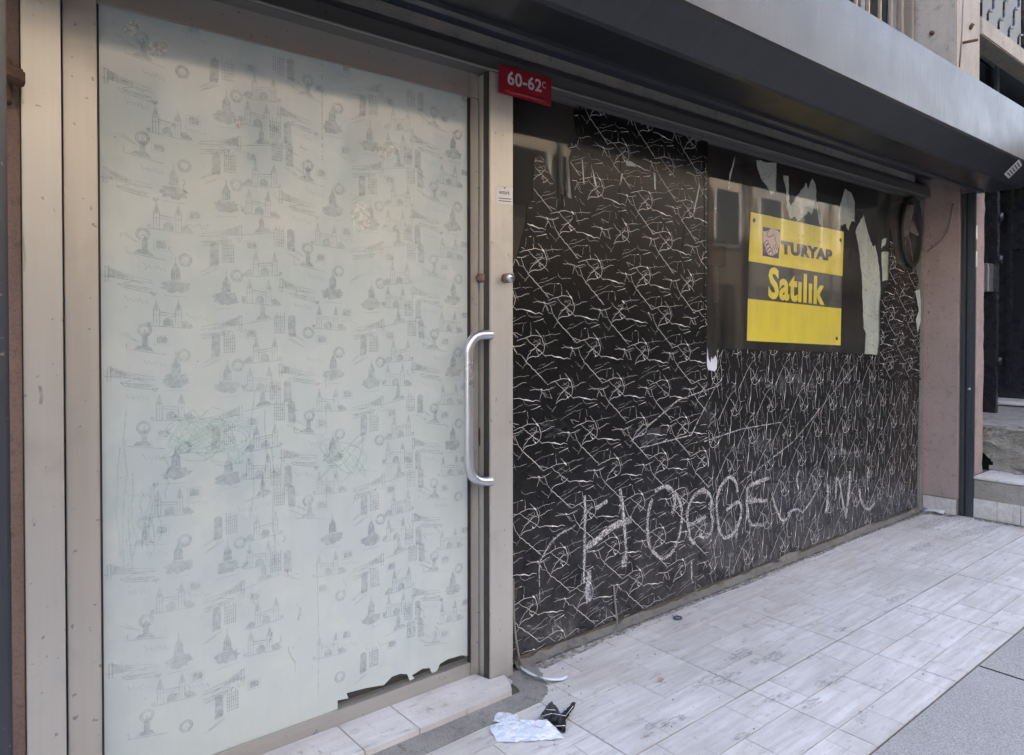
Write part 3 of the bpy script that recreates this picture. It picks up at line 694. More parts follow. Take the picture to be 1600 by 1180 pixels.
# wrinkle of the upper strip, lifted seams and fallen flap
tube('film_wrinkle', smoothpath([W(1388, 596, -.006), W(1400, 592, -.008), W(1412, 594, -.006), W(1425, 590, -.008), W(1440, 593, -.006)], 4), .006, 'marble_black', w, 8)
sheet('film_flap', W2(Z([(833, 915), (930, 730), (965, 690), (955, 760), (910, 850), (960, 885), (1080, 885), (1010, 900)], 1080, 480, 3.933), -.008), -.008, 'dust_smear', w)
tube('film_edge', smoothpath([W(801.5, 905, -.008), W(802.5, 960, -.010), W(806, 1000, -.014), W(813, 1038, -.02)], 4), .005, 'cement_grey', w, 6)
tube('film_edge', smoothpath([W(959, 915, -.006), W(961, 940, -.009), W(966, 985, -.012)], 4), .004, 'cement_grey', w, 6)
sheet('peeling_film', W2([(1430, 455), (1437, 452), (1440, 480), (1439, 500), (1434, 520), (1431, 500), (1436, 485)], -.007), -.007, 'scrap_film', w)
for q, r0 in (([(970, 245), (969, 300), (971, 360), (968, 420)], .0018), ([(1072, 330), (1066, 390), (1060, 420)], .0014), ([(1100, 240), (1101, 420), (1100, 560)], .002), ([(860, 560), (858, 700), (862, 860)], .0012), ([(1290, 560), (1286, 660), (1288, 780)], .0012), ([(960, 420), (985, 440), (1003, 470)], .0014), ([(930, 640), (1000, 655), (1090, 640)], .0012), ([(1120, 560), (1250, 572), (1370, 570)], .0013)):
    tube('film_crease', smoothpath([W(a, b2, -.0036) for a, b2 in q], 4), r0, 'marble_black', w, 6)
# torn pale scraps left on the glass
zs = lambda p: W2(Z(p, 1080, 200, 3.933), .0068)
SC = [[(400, 200), (525, 215), (522, 385), (495, 410), (460, 350), (430, 310), (410, 260)],
      [(565, 295), (598, 295), (600, 460), (612, 480), (655, 410), (690, 370), (705, 335), (718, 375), (745, 310), (765, 350), (770, 440), (740, 530), (725, 515), (690, 545), (655, 575), (640, 545), (610, 560), (590, 500), (585, 400)],
      [(945, 372), (985, 400), (1005, 460), (1005, 580), (985, 570), (965, 630), (950, 590), (915, 600), (910, 500), (925, 440)],
      [(1060, 530), (1085, 640), (1115, 730), (1130, 720), (1155, 850), (1163, 960), (1162, 1180), (1160, 1300), (1140, 1396), (1065, 1391), (1075, 1261), (1060, 1231), (1055, 1101), (1050, 900), (1030, 740), (1010, 640), (1020, 610)],
      [(1170, 765), (1228, 760), (1220, 930), (1175, 945)], [(1172, 690), (1203, 675), (1190, 722), (1168, 740)], [(270, 180), (245, 290), (230, 380), (236, 280)], [(768, 440), (800, 600), (790, 590)]]
for s in SC: sheet('torn_film_scrap', jag(zs(s), .0045, 5), .0068, 'scrap_film', w)
sheet('torn_film_scrap', W2(Z([(45, 120), (60, 260), (90, 320), (100, 240), (120, 280), (160, 220), (180, 300), (175, 400), (150, 440), (60, 420), (40, 360)], 1100, 530, 8.74), -.006), -.006, 'film_back_white', w)
for s in ([(835, 480), (870, 480), (905, 500), (915, 525), (890, 520), (845, 515)], [(515, 470), (522, 470), (535, 650), (525, 640)], [(595, 540), (612, 600), (628, 670), (615, 665), (600, 600)], [(1045, 565), (1058, 570), (1062, 690), (1050, 690)], [(808, 570), (818, 575), (800, 660), (792, 660)], [(1380, 655), (1388, 660), (1345, 860), (1338, 855)]):
    sheet('torn_spot', W2(Z(s, 800, 150, 4.72), -.0042), -.0042, 'scrap_film', w)
# chalk scrawl on the glass
CH = Ribbons(-.0052); CH2 = Ribbons(-.0049)
def ch(pts, z, wd_):
    ox, oy, s = z; q = W2(Z(pts, ox, oy, s), -.0052)
    q = [(v.x, v.z) for v in smoothpath([Vector((a, 0, c)) for a, c in q], 5)]
    CH.add(q, [wd_ * WPX * rnd.uniform(.9, 1.5) for _ in q], None, .02)
    for _ in range(3): CH2.add([(a + rnd.uniform(-.008, .008), c + rnd.uniform(-.008, .008)) for a, c in q], wd_ * WPX * 1.5, None, .02, -.0049 - .00005 * _)
za, zb_ = (800, 720, 5.243), (1080, 700, 4.916)
for p, s in (([(595, 285), (600, 430), (597, 560), (595, 720), (590, 900), (590, 1000)], 4), ([(590, 720), (680, 660), (760, 590), (850, 530), (980, 480)], 8), ([(885, 230), (910, 400), (925, 600), (935, 760), (920, 860)], 5), ([(925, 780), (918, 870)], 10),
             ([(1150, 310), (1120, 420), (1110, 560), (1130, 700), (1180, 770), (1240, 800), (1310, 750), (1370, 620), (1390, 480), (1380, 350), (1330, 260), (1260, 210), (1170, 250)], 5), ([(1320, 270), (1335, 350), (1310, 430)], 5),
             ([(1580, 225), (1500, 280), (1450, 370), (1435, 470), (1450, 560), (1460, 640), (1500, 680)], 5), ([(1450, 530), (1500, 505), (1570, 470)], 5), ([(520, 535), (400, 600), (320, 670), (250, 790), (225, 850), (225, 1000), (228, 1150)], 1.6), ([(690, 390), (780, 330)], 5),
             ([(630, 900), (625, 1000), (615, 1080), (630, 1160)], 8), ([(1470, 820), (1475, 1000)], 3)): ch(p, za, s)
for p, s in (([(0, 400), (50, 340), (110, 330), (155, 390), (150, 500), (165, 560), (150, 650), (100, 690), (60, 670)], 5), ([(0, 590), (60, 560), (110, 525)], 5), ([(230, 290), (290, 225), (340, 260), (355, 340)], 5),
             ([(270, 480), (330, 430), (370, 420), (385, 480), (365, 580), (330, 650), (260, 690), (215, 630), (205, 560), (195, 400), (230, 290)], 5), ([(355, 590), (345, 700)], 5), ([(600, 230), (520, 260), (450, 290), (430, 340), (430, 450), (440, 540), (460, 590)], 6), ([(440, 405), (580, 405)], 6), ([(460, 590), (560, 590)], 6),
             ([(620, 340), (640, 430), (680, 530), (720, 560), (760, 500)], 5), ([(830, 170), (812, 240), (825, 320)], 4), ([(850, 500), (920, 410), (960, 330)], 4), ([(1045, 280), (1050, 390), (1030, 500)], 6), ([(1110, 390), (1115, 250), (1140, 270), (1165, 420), (1190, 540)], 6), ([(1190, 540), (1205, 400), (1215, 280), (1220, 180)], 7),
             ([(1295, 310), (1300, 390), (1330, 450), (1370, 470), (1410, 420)], 6), ([(1360, 150), (1355, 280), (1365, 340)], 4), ([(740, 500), (810, 470), (850, 490)], 3)): ch(p, zb_, s)
for p in ([(985, 690), (1060, 625), (1130, 600)], [(1000, 700), (1080, 680), (1120, 600)], [(1150, 760), (1240, 690), (1345, 560)], [(1100, 690), (1160, 670), (1220, 660)]):
    CH.add(W2(p, -.0052), [.004, .006, .003])
CH.build('chalk_scrawl', 'chalk', w); CH2.build('chalk_haze', 'dust_smear', w)
DS = Ribbons(-.0050)
for (cx, cy, rx, ry) in ((868, 668, 24, 17), (1100, 650, 20, 40), (1180, 700, 40, 22), (1300, 850, 80, 34), (1180, 890, 80, 26), (1000, 960, 90, 22), (860, 985, 50, 30), (1390, 770, 45, 40), (1010, 680, 40, 20), (1235, 600, 50, 18), (920, 925, 14, 22), (1265, 760, 90, 30), (1120, 850, 60, 40), (1260, 380, 26, 14), (1160, 335, 12, 20)):
    pts = W2([(cx + rx * math.cos(a * .14) * m_, cy + ry * math.sin(a * .14) * m_) for a in range(45) for m_ in (rnd.uniform(.35, 1.25),)], -.005)
    DS.blob([(a, max(c, .035)) for a, c in pts], -.0050 - .00004 * len(DS.fs) / 13)
DS.build('dust_smear', 'dust_smear', w)
# bare patches along the foot of the window
for p in ([(660, 860), (720, 820), (830, 790), (865, 800), (860, 830), (700, 870)], [(1160, 690), (1200, 660), (1380, 580), (1400, 595), (1330, 640), (1180, 700)], [(430, 975), (540, 910), (640, 870), (600, 930), (440, 1000)]):
    sheet('bare_patch', jag(W2(Z(p, *zb_), -.007), .004, 3), -.007, 'cement_grey', w, .002)

# ================================================================== SALE SIGN (inside the glass)
s_ = thing('sale_sign', 'yellow and black cardboard for-sale sign reading Satılık inside the window', 'sign', W(1243, 530, .003))
SY = .0085
zq = lambda p: Z(p, 1130, 310, 4.539)
SQ = zq([(196, 97), (856, 238), (832, 1043), (170, 1010)])
wq = W2(SQ, SY)
# the sign sits on the room side of the film opening
mid = W2(zq([(182, 445), (846, 552), (838, 782), (177, 712)]), SY)
sheet('top_band', [wq[0], wq[1], mid[1], mid[0]], SY, 'sign_yellow', s_, .002)
sheet('middle_band', mid, SY, 'sign_black', s_, .002)
sheet('bottom_band', [mid[3], mid[2], wq[2], wq[3]], SY, 'sign_yellow', s_, .002)
zt_ = lambda p: W2(zq(p), SY)
text('lettering', 'TURYAP', zt_([(408, 297), (775, 367), (772, 448), (412, 395)]), SY - .0004, 'sign_navy', s_, .075)
text('lettering', 'Satılık', zt_([(322, 483), (722, 560), (718, 760), (318, 712)]), SY - .0004, 'sign_yellow', s_, .035)
LGZ = lambda p: W2(Z(p, 1170, 335, 10.667), SY)
lg = sheet('logo_square', LGZ([(232, 205), (520, 262), (500, 742), (228, 690)]), SY - .0003, 'sign_navy', s_, .0002)
sheet('logo_hands', LGZ([(238, 280), (300, 285), (355, 235), (440, 250), (480, 270), (520, 310), (505, 480), (488, 610), (470, 640), (450, 655), (425, 668), (395, 690), (370, 690), (320, 670), (300, 620), (275, 560), (250, 490), (240, 460)]), SY - .0006, 'sign_skin', lg, .0002)
LR = Ribbons(SY - .0009)
for p in ([(355, 240), (300, 320), (295, 355), (330, 380), (375, 365), (415, 335), (430, 380), (490, 600)], [(430, 490), (470, 610)], [(405, 530), (445, 650)], [(385, 570), (410, 670)],
          [(265, 500), (255, 470), (300, 430), (325, 450), (315, 490), (275, 515)], [(275, 560), (290, 520), (330, 490), (355, 520), (340, 560), (290, 585)], [(300, 610), (320, 565), (355, 545), (380, 575), (360, 610), (310, 635)], [(325, 660), (350, 620), (380, 610), (392, 640), (370, 685)], [(238, 500), (262, 560), (300, 650), (330, 690)]):
    LR.add(LGZ(p), .0042)
LR.build('logo_outline', 'sign_navy', lg)
for p in ((85, 100), (1525, 430)):
    c = W(1170 + p[0] / 10.667, 335 + p[1] / 10.667, SY); tube('eyelet', [(c.x, SY - .0035, c.z), (c.x, SY - .0004, c.z)], .011, 'rubber', s_, 12)
c = W(1307, 529, SY); tube('eyelet', [(c.x, SY - .0035, c.z), (c.x, SY - .0004, c.z)], .011, 'rubber', s_, 12)

# ================================================================== NUMBER PLATE, STICKER
zp = lambda p, Y: W2(Z(p, 700, 80, 4.72), Y)
n_ = thing('number_plate', 'small dark red house number plate reading 60-62C on the post', 'sign', W(820, 150, FY))
PYY = FY - .010
sheet('plate', zp([(380, 98), (764, 202), (760, 410), (378, 305)], PYY), PYY, 'plate_red', n_, .003)
text('lettering', '60-62', zp([(438, 140), (690, 212), (690, 306), (438, 245)], PYY), PYY - .0006, 'plate_white', n_, .02)
text('lettering', 'C', zp([(694, 222), (722, 230), (720, 278), (694, 270)], PYY), PYY - .0006, 'plate_white', n_, .0)
a, b2 = zp([(420, 288), (735, 372)], PYY); tube('embossed_ridge', [(a[0], PYY, a[1]), (b2[0], PYY, b2[1])], .006, 'plate_red', n_, 8)
k_ = thing('shop_sticker', 'tiny white installer sticker on the aluminium post', 'sticker', W(787, 318, FY))
SY2 = FY - .0012
sheet('paper', zp([(355, 1000), (478, 1012), (478, 1135), (355, 1120)], SY2), SY2, 'label_white', k_, .0008)
text('lettering', 'entürk', zp([(378, 1022), (456, 1030), (456, 1062), (378, 1052)], SY2), SY2 - .0003, 'label_ink', k_, .02)
for y in (1084, 1103):
    rb = Ribbons(SY2 - .0003); rb.add(zp([(372, y), (466, y + 8)], SY2), .003); rb.build('print_line', 'label_ink', k_)
rb = Ribbons(SY2 - .0003); rb.add(zp([(412, 1008), (424, 1012)], SY2), .004); rb.build('print_mark', 'label_ink', k_)

# ================================================================== ROLLER SHUTTER
r_ = thing('roller_shutter', 'dark blue-grey roller shutter box with side guides above the shopfront', 'shutter', (2.6, -.4, 0))
prof = [(-.352, 2.12), (-.515, 2.12), (-.532, 2.126), (-.638, 2.207), (-.645, 2.218), (-.640, 2.523), (-.628, 2.534), (-.30, 2.60), (-.031, 2.60), (-.031, 2.56), (-.352, 2.50)]
def prism(name, prof, x0, x1, mat, parent, cuts=1):
    n = len(prof); vs, fs = [], []
    for i in range(cuts + 1):
        x = x0 + (x1 - x0) * i / cuts; vs += [(x, a, b_) for a, b_ in prof]
        if i: fs += [((i - 1) * n + k2, (i - 1) * n + (k2 + 1) % n, i * n + (k2 + 1) % n, i * n + k2) for k2 in range(n)]
    fs += [tuple(range(n)), tuple(cuts * n + k2 for k2 in range(n))[::-1]]
    bm = bmesh.new(); me = bpy.data.meshes.new('t'); me.from_pydata(vs, [], fs); bm.from_mesh(me); bpy.data.meshes.remove(me)
    return frombm(name, bm, mat, parent)
prism('box_cover', prof, -1.6, 5.335, 'shutter_paint', r_)
prism('bottom_bar', [(-.350, 2.105), (-.322, 2.105), (-.318, 2.112), (-.318, 2.14), (-.350, 2.14)], .07, 5.25, 'shutter_bar', r_)
prism('slat', [(-.345, 2.1405), (-.325, 2.1405), (-.318, 2.18), (-.325, 2.22), (-.345, 2.22)], .07, 5.25, 'shutter_paint', r_)
prism('slat', [(-.345, 2.2205), (-.325, 2.2205), (-.318, 2.26), (-.325, 2.30), (-.345, 2.30)], .07, 5.25, 'shutter_paint', r_)
prism('soffit_strip', [(-.30, 2.275), (-.031, 2.235), (-.031, 2.25), (-.30, 2.29)], -.6, 5.2, 'guide_paint', r_)
def guide(x0, x1, s):
    g = box('guide_rail', x0, x1, -.305, -.224, 0.004, 2.118, 'guide_paint', r_, .004)
    xx = x0 if s > 0 else x1
    for y0, y1, m_ in ((-.246, -.238, 'guide_paint'), (-.262, -.252, 'black_gap'), (-.283, -.275, 'guide_paint')):
        box('guide_groove', xx - .004, xx + .004, y0, y1, .01, 2.117, m_, g, .001)
guide(5.236, 5.262, 1); guide(.055, .107, -1)
c = XP(1514.5, 608, 5.235); tube('screw_head', [c, c + Vector((-.004, 0, 0))], .009, 'steel_bar', r_, 10)
for z0, z1, jg in ((W(1516, 350, -.3).z, W(1516, 373, -.3).z, 1), (W(1516, 391, -.3).z, W(1516, 416, -.3).z, 0)):
    lo, hi = min(z0, z1), max(z0, z1); pts = [(5.243, lo), (5.263, lo + .003), (5.264, hi), (5.244, hi - .002)]
    sheet('white_spacer', jag(pts, .003 if jg else .0005, 3), -.3085, 'white_strip', r_, .003)
# maker label on the shutter box chamfer
k_ = thing('shutter_label', 'small crooked white printed label on the shutter box corner', 'sticker', W(1583, 265, -.58))
def chp(px, py):                                   # point on the sloping lower face of the box
    nrm = Vector((0, -.0806, -.106)).normalized() if False else Vector((0, -.081, -.106))
    p0 = Vector((0, -.585, 2.1665)); dr = ray(px, py); nn = Vector((0, -(2.207 - 2.126), -(.638 - .532))).normalized()
    return C0 + dr * ((p0 - C0).dot(nn) / dr.dot(nn)) + nn * .0012
ql = [chp(*p) for p in ((1592, 249), (1597, 258), (1576, 279), (1569, 272))]
mesh('paper', ql + [p + Vector((0, .0008, .0006)) for p in ql], [(0, 1, 2, 3), (4, 5, 1, 0), (5, 6, 2, 1), (6, 7, 3, 2), (7, 4, 0, 3)], 'label_white', k_)
off = Vector((0, -.0006, -.0008)); vs, fs = [], []
for i in range(5):
    t0, t1 = .12 + .17 * i, .20 + .17 * i
    for t in (t0, t1):
        a = ql[0].lerp(ql[3], t); c = ql[1].lerp(ql[2], t); vs += [a.lerp(c, .12) + off, a.lerp(c, .88) + off]
    fs.append((4 * i, 4 * i + 1, 4 * i + 3, 4 * i + 2))
mesh('print_lines', vs, fs, 'label_ink', k_)

# ================================================================== EXHAUST FAN
fc = W(1424, 368, 0); fx, fz = 5.005, 1.872
f_ = thing('exhaust_fan', 'round black extractor fan with dusty blades in the window corner', 'fan', (fx, 0, fz))
def ring(name, prof2, mat, parent, seg=40):        # lathe round the y axis: (radius, y)
    n = len(prof2); vs = []; fs = []
    for i in range(seg):
        a = 2 * math.pi * i / seg
        vs += [(fx + r2 * math.cos(a) * .68, y, fz + r2 * math.sin(a)) for r2, y in prof2]
        j = (i + 1) % seg
        fs += [(i * n + k2, i * n + k2 + 1, j * n + k2 + 1, j * n + k2) for k2 in range(n - 1)]
    return mesh(name, vs, fs, mat, parent, True)
ring('housing', [(.235, -.002), (.238, -.012), (.232, -.020), (.218, -.021), (.212, -.010), (.210, .03), (.205, .10), (.0, .102)], 'fan_black', f_)
hub = ring('hub', [(.0, .012), (.035, .014), (.045, .03), (.045, .09)], 'fan_blade', f_, 20)
for i in range(5):
    a = 2 * math.pi * i / 5 + .35; vs = []
    for rr, aw, dy in ((.035, .30, .010), (.09, .42, .016), (.15, .46, .02), (.198, .40, .022)):
        for sgn in (-1, 1):
            aa = a + sgn * aw; vs.append((fx + rr * math.cos(aa) * .68, .02 + sgn * dy, fz + rr * math.sin(aa)))
    o = mesh('blade', vs, [(0, 1, 3, 2), (2, 3, 5, 4), (4, 5, 7, 6)], 'fan_blade', f_, True)
    m = o.modifiers.new('solid', 'SOLIDIFY'); m.thickness = .003
k_ = thing('fan_cable', 'thin grey cable looping from the fan up the pink return wall', 'cable', XP(1455, 388, 5.205))
tube('wire', smoothpath([W(1447, 394, -.012), XP(1455, 388, 5.2), XP(1466, 380, 5.203), XP(1478, 366, 5.205), XP(1485, 345, 5.206), XP(1489, 318, 5.207)], 5), .0045, 'cable_grey', k_, 8)

# ================================================================== NEIGHBOUR ENTRANCE
nb = thing('entrance_steps', 'broken concrete entrance steps with white tiled riser beside the shutter guide', 'steps', (6, -.6, 0))
for i in range(4):
    y1 = -.302 - .262 * i if i else -.302
    y0 = -.302 - .262 * (i + 1); box('riser_tile', 5.246, 5.2515, y0 + .002, y1 - .002, .003, .125, 'plank_tile', nb, .001)
box('lower_step', 5.252, 5.60, -1.36, -.30, -.2, .252, 'rough_concrete', nb, .006)
box('tread', 5.244, 5.58, -1.36, -.296, .2525, .268, 'threshold_tile', nb, .004)
# rough upper block with a hole at its foot
bm = bmesh.new(); nx, nz = 46, 22
y0, y1, z0, z1 = -1.36, -.10, .268, .552
nx, nz = 120, 34
grid = [[bm.verts.new((5.585 + rnd.uniform(-.004, .004) + .008 * math.sin(i * .21 + 2 * math.sin(j * .3)), y1 + (y0 - y1) * i / nx, z0 + (z1 - z0) * j / nz)) for j in range(nz + 1)] for i in range(nx + 1)]
hc = XP(1536, 722, 5.585)
for i in range(nx):
    for j in range(nz):
        q = [grid[i][j], grid[i + 1][j], grid[i + 1][j + 1], grid[i][j + 1]]
        m_ = sum((v.co for v in q), Vector()) / 4
        if ((m_.y - hc.y) / .05) ** 2 + ((m_.z - .315) / .055) ** 2 < 1 + .35 * math.sin(i * .9 + j * .7): continue
        bm.faces.new(q)
frombm('upper_riser', bm, 'rough_concrete', nb)
box('hole_back', 5.66, 5.68, -1.36, -.1, .25, .55, 'black_gap', nb, 0)
bm = bmesh.new(); nx, ny = 30, 26
gv = [[bm.verts.new((5.575 + 1.75 * i / nx, .35 - 1.7 * j / ny, .552 + .048 * i / nx + rnd.uniform(-.004, .004))) for j in range(ny + 1)] for i in range(nx + 1)]
for i in range(nx):
    for j in range(ny): bm.faces.new((gv[i][j], gv[i + 1][j], gv[i + 1][j + 1], gv[i][j + 1]))
frombm('landing', bm, 'cement_grey', nb)
flat('step_edge_chip', jag([(5.57, -.16), (5.68, -.15), (5.69, -.36), (5.575, -.38)], .006, 3), .553, .575, 'cement_grey', nb)
box('door_sill', 6.9, 7.36, -1.3, .35, .60, .625, 'threshold_tile', nb, .004)
for i in range(9):
    bm = bmesh.new(); r0 = rnd.uniform(.015, .04)
    bmesh.ops.create_icosphere(bm, subdivisions=2, radius=r0)
    c = Vector((rnd.uniform(5.56, 5.75), rnd.uniform(-.95, -.18), .565)) if i < 6 else Vector((rnd.uniform(5.5, 5.57), rnd.uniform(-.6, -.25), .275))
    for v in bm.verts: v.co = Vector((v.co.x * 1.3, v.co.y, v.co.z * .6)) * rnd.uniform(.75, 1.15) + c
    frombm('rubble_chunk', bm, 'rough_concrete', nb)
# black gate at the end of the landing
gt = thing('black_entrance_door', 'black painted metal entrance door with glazed panels above the steps', 'door', (7.3, -.2, .63))
XG = 7.30
box('leaf', XG + .02, XG + .06, -1.6, .34, .626, 2.9, 'black_door_paint', gt, .003)
for y in (.31, .10, -.14, -.42, -.72, -1.02):
    box('stile', XG, XG + .0195, y - .02, y + .02, .627, 2.9, 'black_door_paint', gt, .004)
for z in (.66, 1.05, 1.26, 1.95, 2.3, 2.75):
    box('cross_rail', XG + .004, XG + .0195, -1.6, .28, z - .03, z + .03, 'black_door_paint', gt, .004)
for y in (-.02, -.28, -.57, -.87):
    box('glass_panel', XG + .015, XG + .0195, y - .085, y + .085, 1.31, 1.90, 'window_dark', gt, 0)
pt = thing('gate_post', 'black steel gate post with hinge lugs standing beside the pink pier', 'post', (6.0, -.02, .56))
c = W(1546, 640, -.03); c2 = W(1546, 640, .02)
box('upright', c.x - .03, c.x + .03, -.08, .03, .556, 2.4, 'black_door_paint', pt, .004)
for py in (338, 405, 565):
    q = W(1556, py, -.08); tube('hinge_lug', [(c.x + .02, -.085, q.z - .03), (c.x + .02, -.085, q.z + .03)], .022, 'black_door_paint', pt, 10)
box('lock_box', c.x - .14, c.x - .031, -.06, .0, 1.52, 1.74, 'steel_bar', pt, .006)
nbld = thing('neighbour_building', 'adjoining concrete building with dark window band and grille balcony', 'building', (8, 0, 0))
box('entrance_side_wall', 5.402, 5.56, -.10, .9, .0, 2.6, 'pink_plaster', nbld, .003)
box('entrance_back_wall', 5.40, 9, .9, 1.0, 0, 2.9, 'interior_dark', nbld, 0)
box('entrance_ceiling', 5.40, 9, -.2, .9, 2.6, 2.62, 'interior_dark', nbld, 0)
zb0, zb1 = 3.21, 3.29
box('balcony_beam', 5.461, 12, -.26, -.12, zb0, zb1 + .04, 'beam_concrete', nbld, .006)
box('recess_back', 5.461, 12, .12, .16, 2.62, 3.8, 'window_dark', nbld, 0)
for q in ([(1520, 36), (1549, 59), (1549, 67.5), (1520, 46)], [(1562, 69), (1600, 99), (1640, 131), (1640, 139), (1600, 107), (1562, 76.5)]):
    sheet('window_light', W2(q, .10), .10, 'window_pale', nbld, .015)
sheet('window_mullion', W2([(1557.5, 96), (1562, 99), (1562, 150), (1557.5, 150)], .08), .08, 'window_pale', nbld, .02)
sheet('window_rail', W2([(1520, 70), (1556, 99), (1556, 105), (1520, 77)], .09), .09, 'window_pale', nbld, .02)
box('balcony_panel', 5.461, 12, -.12, -.08, zb1 + .041, 5, 'balcony_sheet', nbld, 0)
for i in range(10):
    for j in range(5):
        cx, cz = 5.60 + .22 * i + (.11 if j % 2 else 0), 3.40 + .17 * j
        y = -.20; p = [(cx - .055, y, cz), (cx - .055, y, cz + .05), (cx - .02, y, cz + .085), (cx + .02, y, cz + .085), (cx + .055, y, cz + .12), (cx + .055, y, cz + .17)]
        tube('grille_bar', p, .009, 'black_door_paint', nbld, 6)
for i in range(3): tube('grille_post', [(5.62 + .9 * i, -.2, zb1 + .041), (5.62 + .9 * i, -.2, 4.4)], .012, 'black_door_paint', nbld, 6)
box('upper_wall', 5.461, 30, .1, .4, 5.0, 14.2, 'facade_paint', nbld, 0)
box('upper_wall', 12.001, 30, -.2, .4, 0, 4.999, 'facade_paint', nbld, 0)
box('rear_wall', 5.5, 30, 6, 6.2, 0, 14.2, 'facade_paint', nbld, 0)
box('flat_roof', 5.461, 30, .401, 5.99, 14.0, 14.2, 'cement_grey', nbld, 0)

# ================================================================== OPPOSITE SIDE OF THE STREET (seen in the reflections)
def house(x0, x1, h, mat, name_l, nfl, nwin, awn):
    t = thing('opposite_house', name_l, 'building', ((x0 + x1) / 2, -10, 0))
    box('wall', x0, x1, -16, -9.6, 0, h, mat, t, 0)
    wd_ = (x1 - x0) / nwin
    for f in range(nfl):
        z = 3.6 + f * 2.9
        if z + 1.6 > h: break
        for i in range(nwin):
            c = x0 + wd_ * (i + .5)
            q = box('window', c - .55, c + .55, -9.6, -9.57, z, z + 1.5, 'window_dark', t, 0)
            box('frame', c - .66, c + .66, -9.6, -9.54, z - .1, z - .0005, 'white_strip', q, .01); box('frame', c - .66, c - .551, -9.6, -9.54, z, z + 1.5, 'white_strip', q, .01); box('frame', c + .551, c + .66, -9.6, -9.54, z, z + 1.5, 'white_strip', q, .01)
        box('cornice', x0, x1, -9.6, -9.45, z + 2.1, z + 2.25, mat, t, .02)
    for i in range(nwin + 1):
        c = min(max(x0 + wd_ * i, x0 + .1), x1 - .1); tube('drain_pipe', [(c, -9.52, .1), (c, -9.52, h - .3)], .05, 'window_pale' if i % 2 else 'bar_beige', t, 8)
    if x0 > 1:
        for i in range(nwin):
            c = x0 + wd_ * (i + .5)
            for sg in (-1, 1):
                for j in range(18):
                    box('louvre_slat', c + sg * .93 - .24, c + sg * .93 + .24, -9.56, -9.53, 3.62 + j * .082, 3.68 + j * .082, 'bar_beige', t, 0)
    box('shop_opening', x0 + .5, x1 - .5, -9.6, -9.58, .1, 2.5, 'window_dark', t, 0)
    if awn: 
        prism('awning', [(-9.6, 2.9), (-9.6, 2.6), (-8.9, 2.35), (-8.9, 2.45)], x0 + .4, x1 - .4, awn, t)
house(-14, -6.2, 11, 'opposite_tan', 'tan house across the street with a grey shop front', 3, 4, None)
house(-6.1, 1.2, 12.5, 'opposite_cream', 'tall cream house across the street with red awning', 3, 4, 'red_board')
house(1.3, 8.8, 10, 'opposite_tan', 'low tan house across the street between cream and grey ones', 3, 4, None)
house(8.9, 18, 12, 'opposite_cream', 'wide cream house across the street at the long end', 3, 5, None)
house(18.1, 30, 11, 'opposite_grey', 'grey house across the street past the wide cream one', 3, 5, None)

# ================================================================== STEP AND LITTER
ts = thing('door_step', 'raised step of white wood-look tiles in front of the door', 'step', (.9, -.1, 0))
for x0, x1 in ((-.2, .33), (.333, .936), (.940, 1.118), (1.122, 1.49)):
    pts = [(x0, .011), (x1, .011), (x1 + .004, -.160), (x0 + .004, -.160)]
    if x1 > 1.4: pts = [(x0, .011), (1.455, .011), (1.470, -.052), (1.530, -.060), (1.508, -.120), (1.484, -.158), (x0 + .004, -.160)]
    flat('step_tile', pts, .0022, .020, 'threshold_tile', ts)
pp = thing('torn_film_piece', 'crumpled scrap of black marbled film showing its white back on the tiles', 'litter', G(830, 1130))
zz = lambda p, z: G(700 + p[0] / 3.933, 880 + p[1] / 3.933, z)
def crumple(name, rows, mat):
    U = 5; R0, C1 = len(rows), len(rows[0]); up = []
    for i in range((R0 - 1) * U + 1):
        a = min(i // U, R0 - 2); t = i / U - a; line = []
        for j in range((C1 - 1) * U + 1):
            b2 = min(j // U, C1 - 2); u = j / U - b2
            p = [(rows[a][b2][q] * (1 - t) + rows[a + 1][b2][q] * t) * (1 - u) + (rows[a][b2 + 1][q] * (1 - t) + rows[a + 1][b2 + 1][q] * t) * u for q in range(3)]
            e_ = i in (0, (R0 - 1) * U) or j in (0, (C1 - 1) * U)
            line.append((p[0] + rnd.uniform(-3, 3) * (1.4 if e_ else .6), p[1] + rnd.uniform(-3, 3) * (1.4 if e_ else .6), max(.002, p[2] + rnd.uniform(-.0022, .0022) + .003 * math.sin(i * 1.7 + j * .9))))
        up.append(line)
    rows = up; n = len(rows[0]); vs = [zz(p[:2], p[2]) for r in rows for p in r]; fs = [(i * n + j, i * n + j + 1, (i + 1) * n + j + 1, (i + 1) * n + j) for i in range(len(rows) - 1) for j in range(n - 1)]
    o = mesh(name, vs, fs, mat, pp, False)
    return o
crumple('white_back', [[(255, 1000, .012), (330, 975, .03), (440, 960, .022), (520, 965, .03), (600, 960, .03)], [(275, 1050, .004), (350, 1040, .014), (420, 1030, .006), (520, 1010, .022), (660, 1010, .02)], [(300, 1096, .003), (400, 1099, .003), (500, 1092, .004), (600, 1085, .003), (720, 1075, .006)]], 'film_back_white')
crumple('folded_flap', [[(300, 920, .008), (360, 915, .012), (430, 935, .006)], [(275, 975, .010), (360, 985, .020), (450, 985, .015)]], 'film_back_white')
bk = crumple('black_face', [[(565, 940, .012), (600, 890, .02), (635, 847, .025)], [(610, 965, .018), (650, 935, .03), (700, 925, .012)], [(650, 1000, .01), (690, 990, .022), (722, 968, .018)], [(700, 1035, .006), (712, 1042, .006), (722, 1050, .005)]], 'marble_black')
crumple('black_tongue', [[(690, 930, .014), (722, 968, .016)], [(735, 890, .022), (755, 915, .02)], [(768, 850, .02), (790, 862, .012)]], 'marble_black')
vn = []; fs = []
